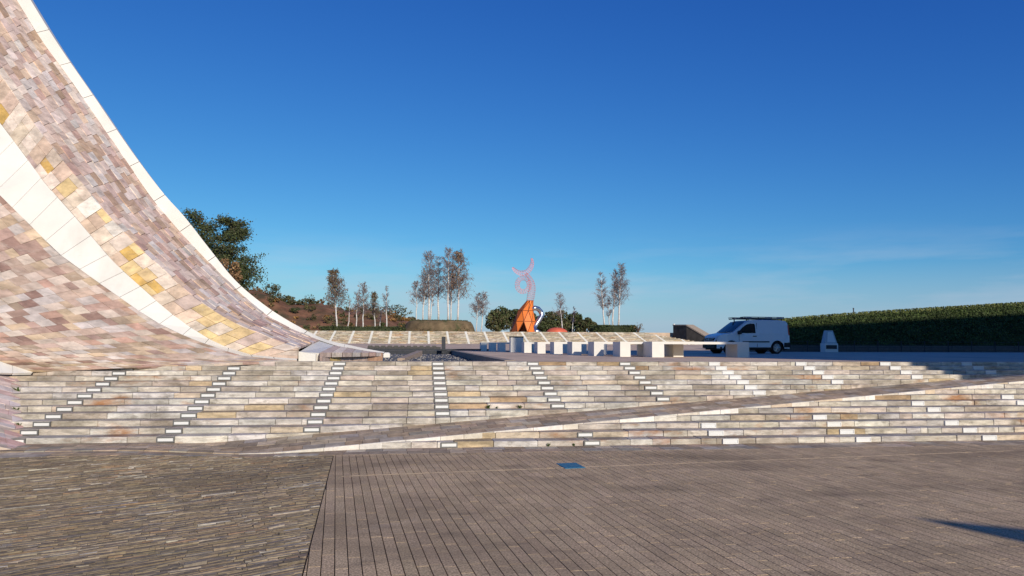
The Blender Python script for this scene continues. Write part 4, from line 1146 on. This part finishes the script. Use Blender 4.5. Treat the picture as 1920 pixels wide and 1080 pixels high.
b = MB(); b.hexa([(2.10, -.62, .28), (2.215, -.62, .30), (2.215, .62, .30), (2.10, .62, .28), (2.10, -.66, .60), (2.19, -.62, .60), (2.19, .62, .60), (2.10, .66, .60)]); b.build('front_bumper', M_blk, van)
b = MB(); b.hexa([(2.08, -.46, .68), (2.178, -.46, .68), (2.178, .46, .68), (2.08, .46, .68), (2.06, -.56, .83), (2.145, -.52, .83), (2.145, .52, .83), (2.06, .56, .83)]); gr_ = b.build('grille', M_blk, van)
b = MB(); b.add([(2.19, 0, .685), (2.19, .05, .755), (2.165, 0, .83), (2.19, -.05, .755), (2.19, 0, .72), (2.185, .022, .755), (2.178, 0, .79), (2.185, -.022, .755)], [(0, 1, 5, 4), (1, 2, 6, 5), (2, 3, 7, 6), (3, 0, 4, 7)]); b.build('diamond_emblem', M_alu, gr_)
for s_ in (-1, 1):
    b = MB(); b.hexa([(2.165, s_*.08, .745), (2.172, s_*.08, .745), (2.165, s_*.45, .775), (2.15, s_*.45, .775), (2.16, s_*.08, .765), (2.168, s_*.08, .765), (2.16, s_*.45, .795), (2.148, s_*.45, .795)]); b.build('chrome_strip', M_alu, gr_)
    b = MB(); b.cbox(.84, 1.02, s_*.93-.06+s_*.05, s_*.93+.06+s_*.05, 1.02, 1.2, .03); b.build('door_mirror', M_blk, van)
    for wx in (1.36, -1.34):
        b = MB(); pr = [(.0, .0)]; vs2 = []
        Nn = 24
        for yy_, r_ in ((-.10, .235), (-.10, .30), (-.075, .315), (.075, .315), (.10, .30), (.10, .235)):
            for i in range(Nn): a = 6.2832*i/Nn; vs2.append((r_*math.cos(a), yy_, r_*math.sin(a)))
        b.add(vs2, [(k*Nn+i, k*Nn+(i+1) % Nn, (k+1)*Nn+(i+1) % Nn, (k+1)*Nn+i) for k in range(5) for i in range(Nn)])
        wh = b.build('wheel', M_tyre, van, smooth=True); wh.location = (wx, s_*.76, .315)
        b = MB(); b.tube([(0, -.06, 0), (0, .06, 0)], .235, 24)
        for i in range(6):
            a = 6.2832*i/6; b.tube([(0, s_*.075, 0), (.2*math.cos(a), s_*.07, .2*math.sin(a))], [.05, .03], 6)
        b.build('rim', M_rim, wh)
        b = MB(); b.tube([(0, s_*-.02, 0), (0, s_*.02, 0)], .39, 24); ar_ = b.build('wheel_well', M_blk, van); ar_.location = (wx, s_*.66, .34)
b = MB(); b.hexa([(-2.20, -.80, .32), (-2.08, -.82, .32), (-2.08, .82, .32), (-2.20, .80, .32), (-2.18, -.80, .60), (-2.08, -.82, .60), (-2.08, .82, .60), (-2.18, .80, .60)]); b.build('rear_bumper', M_blk, van)
b = MB(); b.box(-1.95, 1.95, -.80, .80, .20, .36); b.build('underbody', M_blk, van)
rk = MB()
for s_ in (-1, 1):
    rk.tube([(.62, s_*.60, 1.85), (.42, s_*.62, 1.865), (-1.95, s_*.62, 1.865)], .028, 6); rk.tube([(.66, s_*.60, 1.915), (.42, s_*.62, 1.94), (-1.95, s_*.62, 1.94)], .02, 6)
    for x in (.40, -.4, -1.2, -1.92): rk.tube([(x, s_*.62, 1.865), (x, s_*.62, 1.94)], .016, 5)
    for x in (.3, -.55, -1.8): rk.tube([(x, s_*.62, 1.865), (x, s_*.60, 1.70)], .03, 6)
for i in range(9): x = .40-.29*i; rk.tube([(x, -.62, 1.865), (x, .62, 1.865)], .018, 5)
rk = rk.build('roof_rack', M_blk, van)
b = MB(); b.box(-1.90, .45, -.50, -.10, 1.885, 1.91); b.box(-1.90, .3, .12, .45, 1.885, 1.908); b.build('ladder_tray', M_alu, rk)
for s_ in (-1, 1):
    for x0 in (-1.85, -1.15, .02):
        b = MB(); b.box(x0, x0+.36, s_*.645-.006, s_*.645+.006, 1.872, 1.934); b.build('rack_plate', M_alu, rk)

# ------------------------------------------------------------------ planted bank, fence and sign on the right
BY = 46.0
bank = thing('planted_bank', 'long steep bank of dark clipped ivy behind the parked van', 'hedge', (30, BY, Z0))
def bank_top(px): return 600.5+(569-600.5)*((px-1478)/442)**.8 if px > 1478 else 601
m_ = MB(); vs = []; NXb, NZb = 60, 6; lf = MB(); tops = []
for i in range(NXb+1):
    px = 1440+620*i/NXb; b0_ = at_y(px, 650, BY); b0_.z = Z0-.1; tp_ = at_y(px, bank_top(px), BY+2.2); tops.append((b0_, tp_))
    for k in range(NZb+1): vs.append(b0_.lerp(tp_, (k/NZb))+Vector((0, 0, .25*math.sin(math.pi*k/NZb))))
    vs.append(tp_+Vector((.2, 5, .02))); vs.append(tp_+Vector((.2, 9, -tp_.z+Z0-.2)))
W_ = NZb+3
m_.add(vs, [(i*W_+k, (i+1)*W_+k, (i+1)*W_+k+1, i*W_+k+1) for i in range(NXb) for k in range(W_-1)]); local(m_, bank).build('soil', M_grass, bank)
G_TURF_SUNLIT = [(.13, .155, .045), (.11, .14, .04), (.15, .16, .055)]  # crest grass, lightened so the sunlit edge is in the leaf colour
G_IVY = [(.055, .085, .022), (.07, .105, .028), (.045, .07, .02), (.09, .12, .035), (.06, .075, .03)]
for i in range(26000):
    f = random.random()*NXb; i0 = min(NXb-1, int(f)); a = tops[i0][0].lerp(tops[i0+1][0], f-i0); b = tops[i0][1].lerp(tops[i0+1][1], f-i0)
    k = random.random(); p = a.lerp(b, k)+Vector((0, -.04, .25*math.sin(math.pi*k)+random.uniform(-.02, .05)))
    if random.random() < .12: p = b+Vector((random.uniform(-.1, .1), random.uniform(0, 2), random.uniform(.0, .12)))
    top_ = k > .93 or p.y > b.y-.01
    leaf(lf, p, random.uniform(.035, .095), jit(random.choice(G_TURF_SUNLIT if top_ else G_IVY), .2))
local(lf, bank).build('ivy', M_leaf, bank, kind='stuff')
fe_ = thing('wire_fence', 'low dark wire fence along the foot of the ivy bank', 'fence', (28, BY-.7, Z0))
xs_ = [at_y(px, 650, BY-.7).x for px in range(1470, 1990, 44)]
for x in xs_:
    b = MB(); b.tube([(x, BY-.7, Z0-.05), (x, BY-.7, Z0+.72)], .03, 6); local(b, fe_).build('post', M_dark, fe_)
for z in (.12, .3, .48, .66):
    b = MB(); b.tube([(xs_[0], BY-.7, Z0+z), (xs_[-1], BY-.7, Z0+z)], .012, 4); local(b, fe_).build('wire', M_dark, fe_)
kb = thing('kerb_wall', 'low dark stone kerb wall holding the foot of the ivy bank', 'wall', (28, BY-.2, Z0))
x = xs_[0]-3
while x < xs_[-1]+2:
    b = MB(); b.cbox(x+.006, x+1.49, BY-.35, BY+.2, Z0-.05, Z0+.42, .015, (.11, .10, .09)); local(b, kb).build('kerb_stone', M_kerb, kb); x += 1.5
a = at_y(1600.5, 588, BY+3); t = thing('thin_mast', 'thin dark mast on the crest of the ivy bank', 'mast', (a.x, a.y, a.z-.3))
b = MB(); b.tube([(0, 0, -.1), (0, 0, .66)], [.05, .035], 6); b.build('shaft', M_dark, t)
b = MB(); b.cbox(-.035, .035, -.035, .035, .6, .7, .01); b.build('head', M_dark, t)
# information pillar
a = at_y(1555, 660, BY-1.6); t = thing('information_pillar', 'pale tapered information pillar standing before the ivy bank', 'sign', (a.x, a.y, Z0))
t.rotation_euler.z = .1
wpx = a.y/FPX
b = MB(); b.cbox(-.46, .46, -.25, .25, -.01, .55, .01); b.build('plinth', M_conc, t)
b = MB(); b.hexa([(-.44, -.19, .555), (.44, -.19, .555), (.44, .19, .555), (-.44, .19, .555), (-.26, -.10, 1.36), (.22, -.10, 1.36), (.22, .12, 1.36), (-.26, .12, 1.36)]); sg = b.build('body', M_sign, t)
b = MB(); b.hexa([(-.27, -.188, .62), (.33, -.188, .62), (.33, -.17, .62), (-.27, -.17, .62), (-.15, -.124, 1.26), (.16, -.124, 1.26), (.16, -.11, 1.26), (-.15, -.11, 1.26)]); b.build('notice', M_lens, sg)
b = MB(); b.box(-.40, .36, -.275, -.249, .2, .44); b.build('dark_plate', M_dark, t)

# ------------------------------------------------------------------ weeds in the joints
def weed(label, P_, r_, n, seed):
    rnd = random.Random(seed); t = thing('weed_tuft', label, 'weed', P_); m_ = MB()
    for i in range(n):
        a = rnd.uniform(0, 6.28); e = Vector((math.cos(a)*r_*rnd.uniform(.3, 1), -abs(math.sin(a))*r_*.7, r_*rnd.uniform(.35, 1.1))); s_ = Vector((-math.sin(a), math.cos(a), 0))*r_*.10
        b0_ = Vector((rnd.uniform(-.3, .3)*r_, 0, 0)); mid = b0_.lerp(b0_+e, .55)+Vector((0, 0, r_*.12))
        m_.add([b0_-s_*.4, b0_+s_*.4, mid+s_, b0_+e, mid-s_], [(0, 1, 2, 4), (2, 3, 4)], jit(rnd.choice([(.06, .11, .025), (.08, .12, .03), (.05, .09, .02), (.10, .10, .04)]), .3))
    m_.build('leaves', M_leaf, t)
for i, (px, k, r_, lab) in enumerate(((111, 1, .11, 'round green weed in the top steps beside the curved hall'), (92, 0, .07, 'thin weed sprig in the top step beside the curved hall'), (36, 5.5, .11, 'upper weed clump between side slabs and steps'), (34, 8, .10, 'middle weed clump between side slabs and steps'), (42, 10, .08, 'lower weed clump between side slabs and steps'),
        (916, 8, .09, 'weed tuft growing in a step joint above the ramp'), (932, 8, .05, 'tiny weed between two tufts on a step above the ramp'), (975, 8, .08, 'broad weed tuft on a step above the ramp'), (1028, 13, .06, 'weed at the foot of the lowest step below the ramp'), (1075, 13, .05, 'small weed at the foot of the lowest step by the lamp'))):
    kk = int(k); p = at_y(px, 700, yk(kk)); z = zk(kk)-RISE+.004
    weed(lab, (p.x, yk(kk)-.015, z), r_, 22, 200+i)
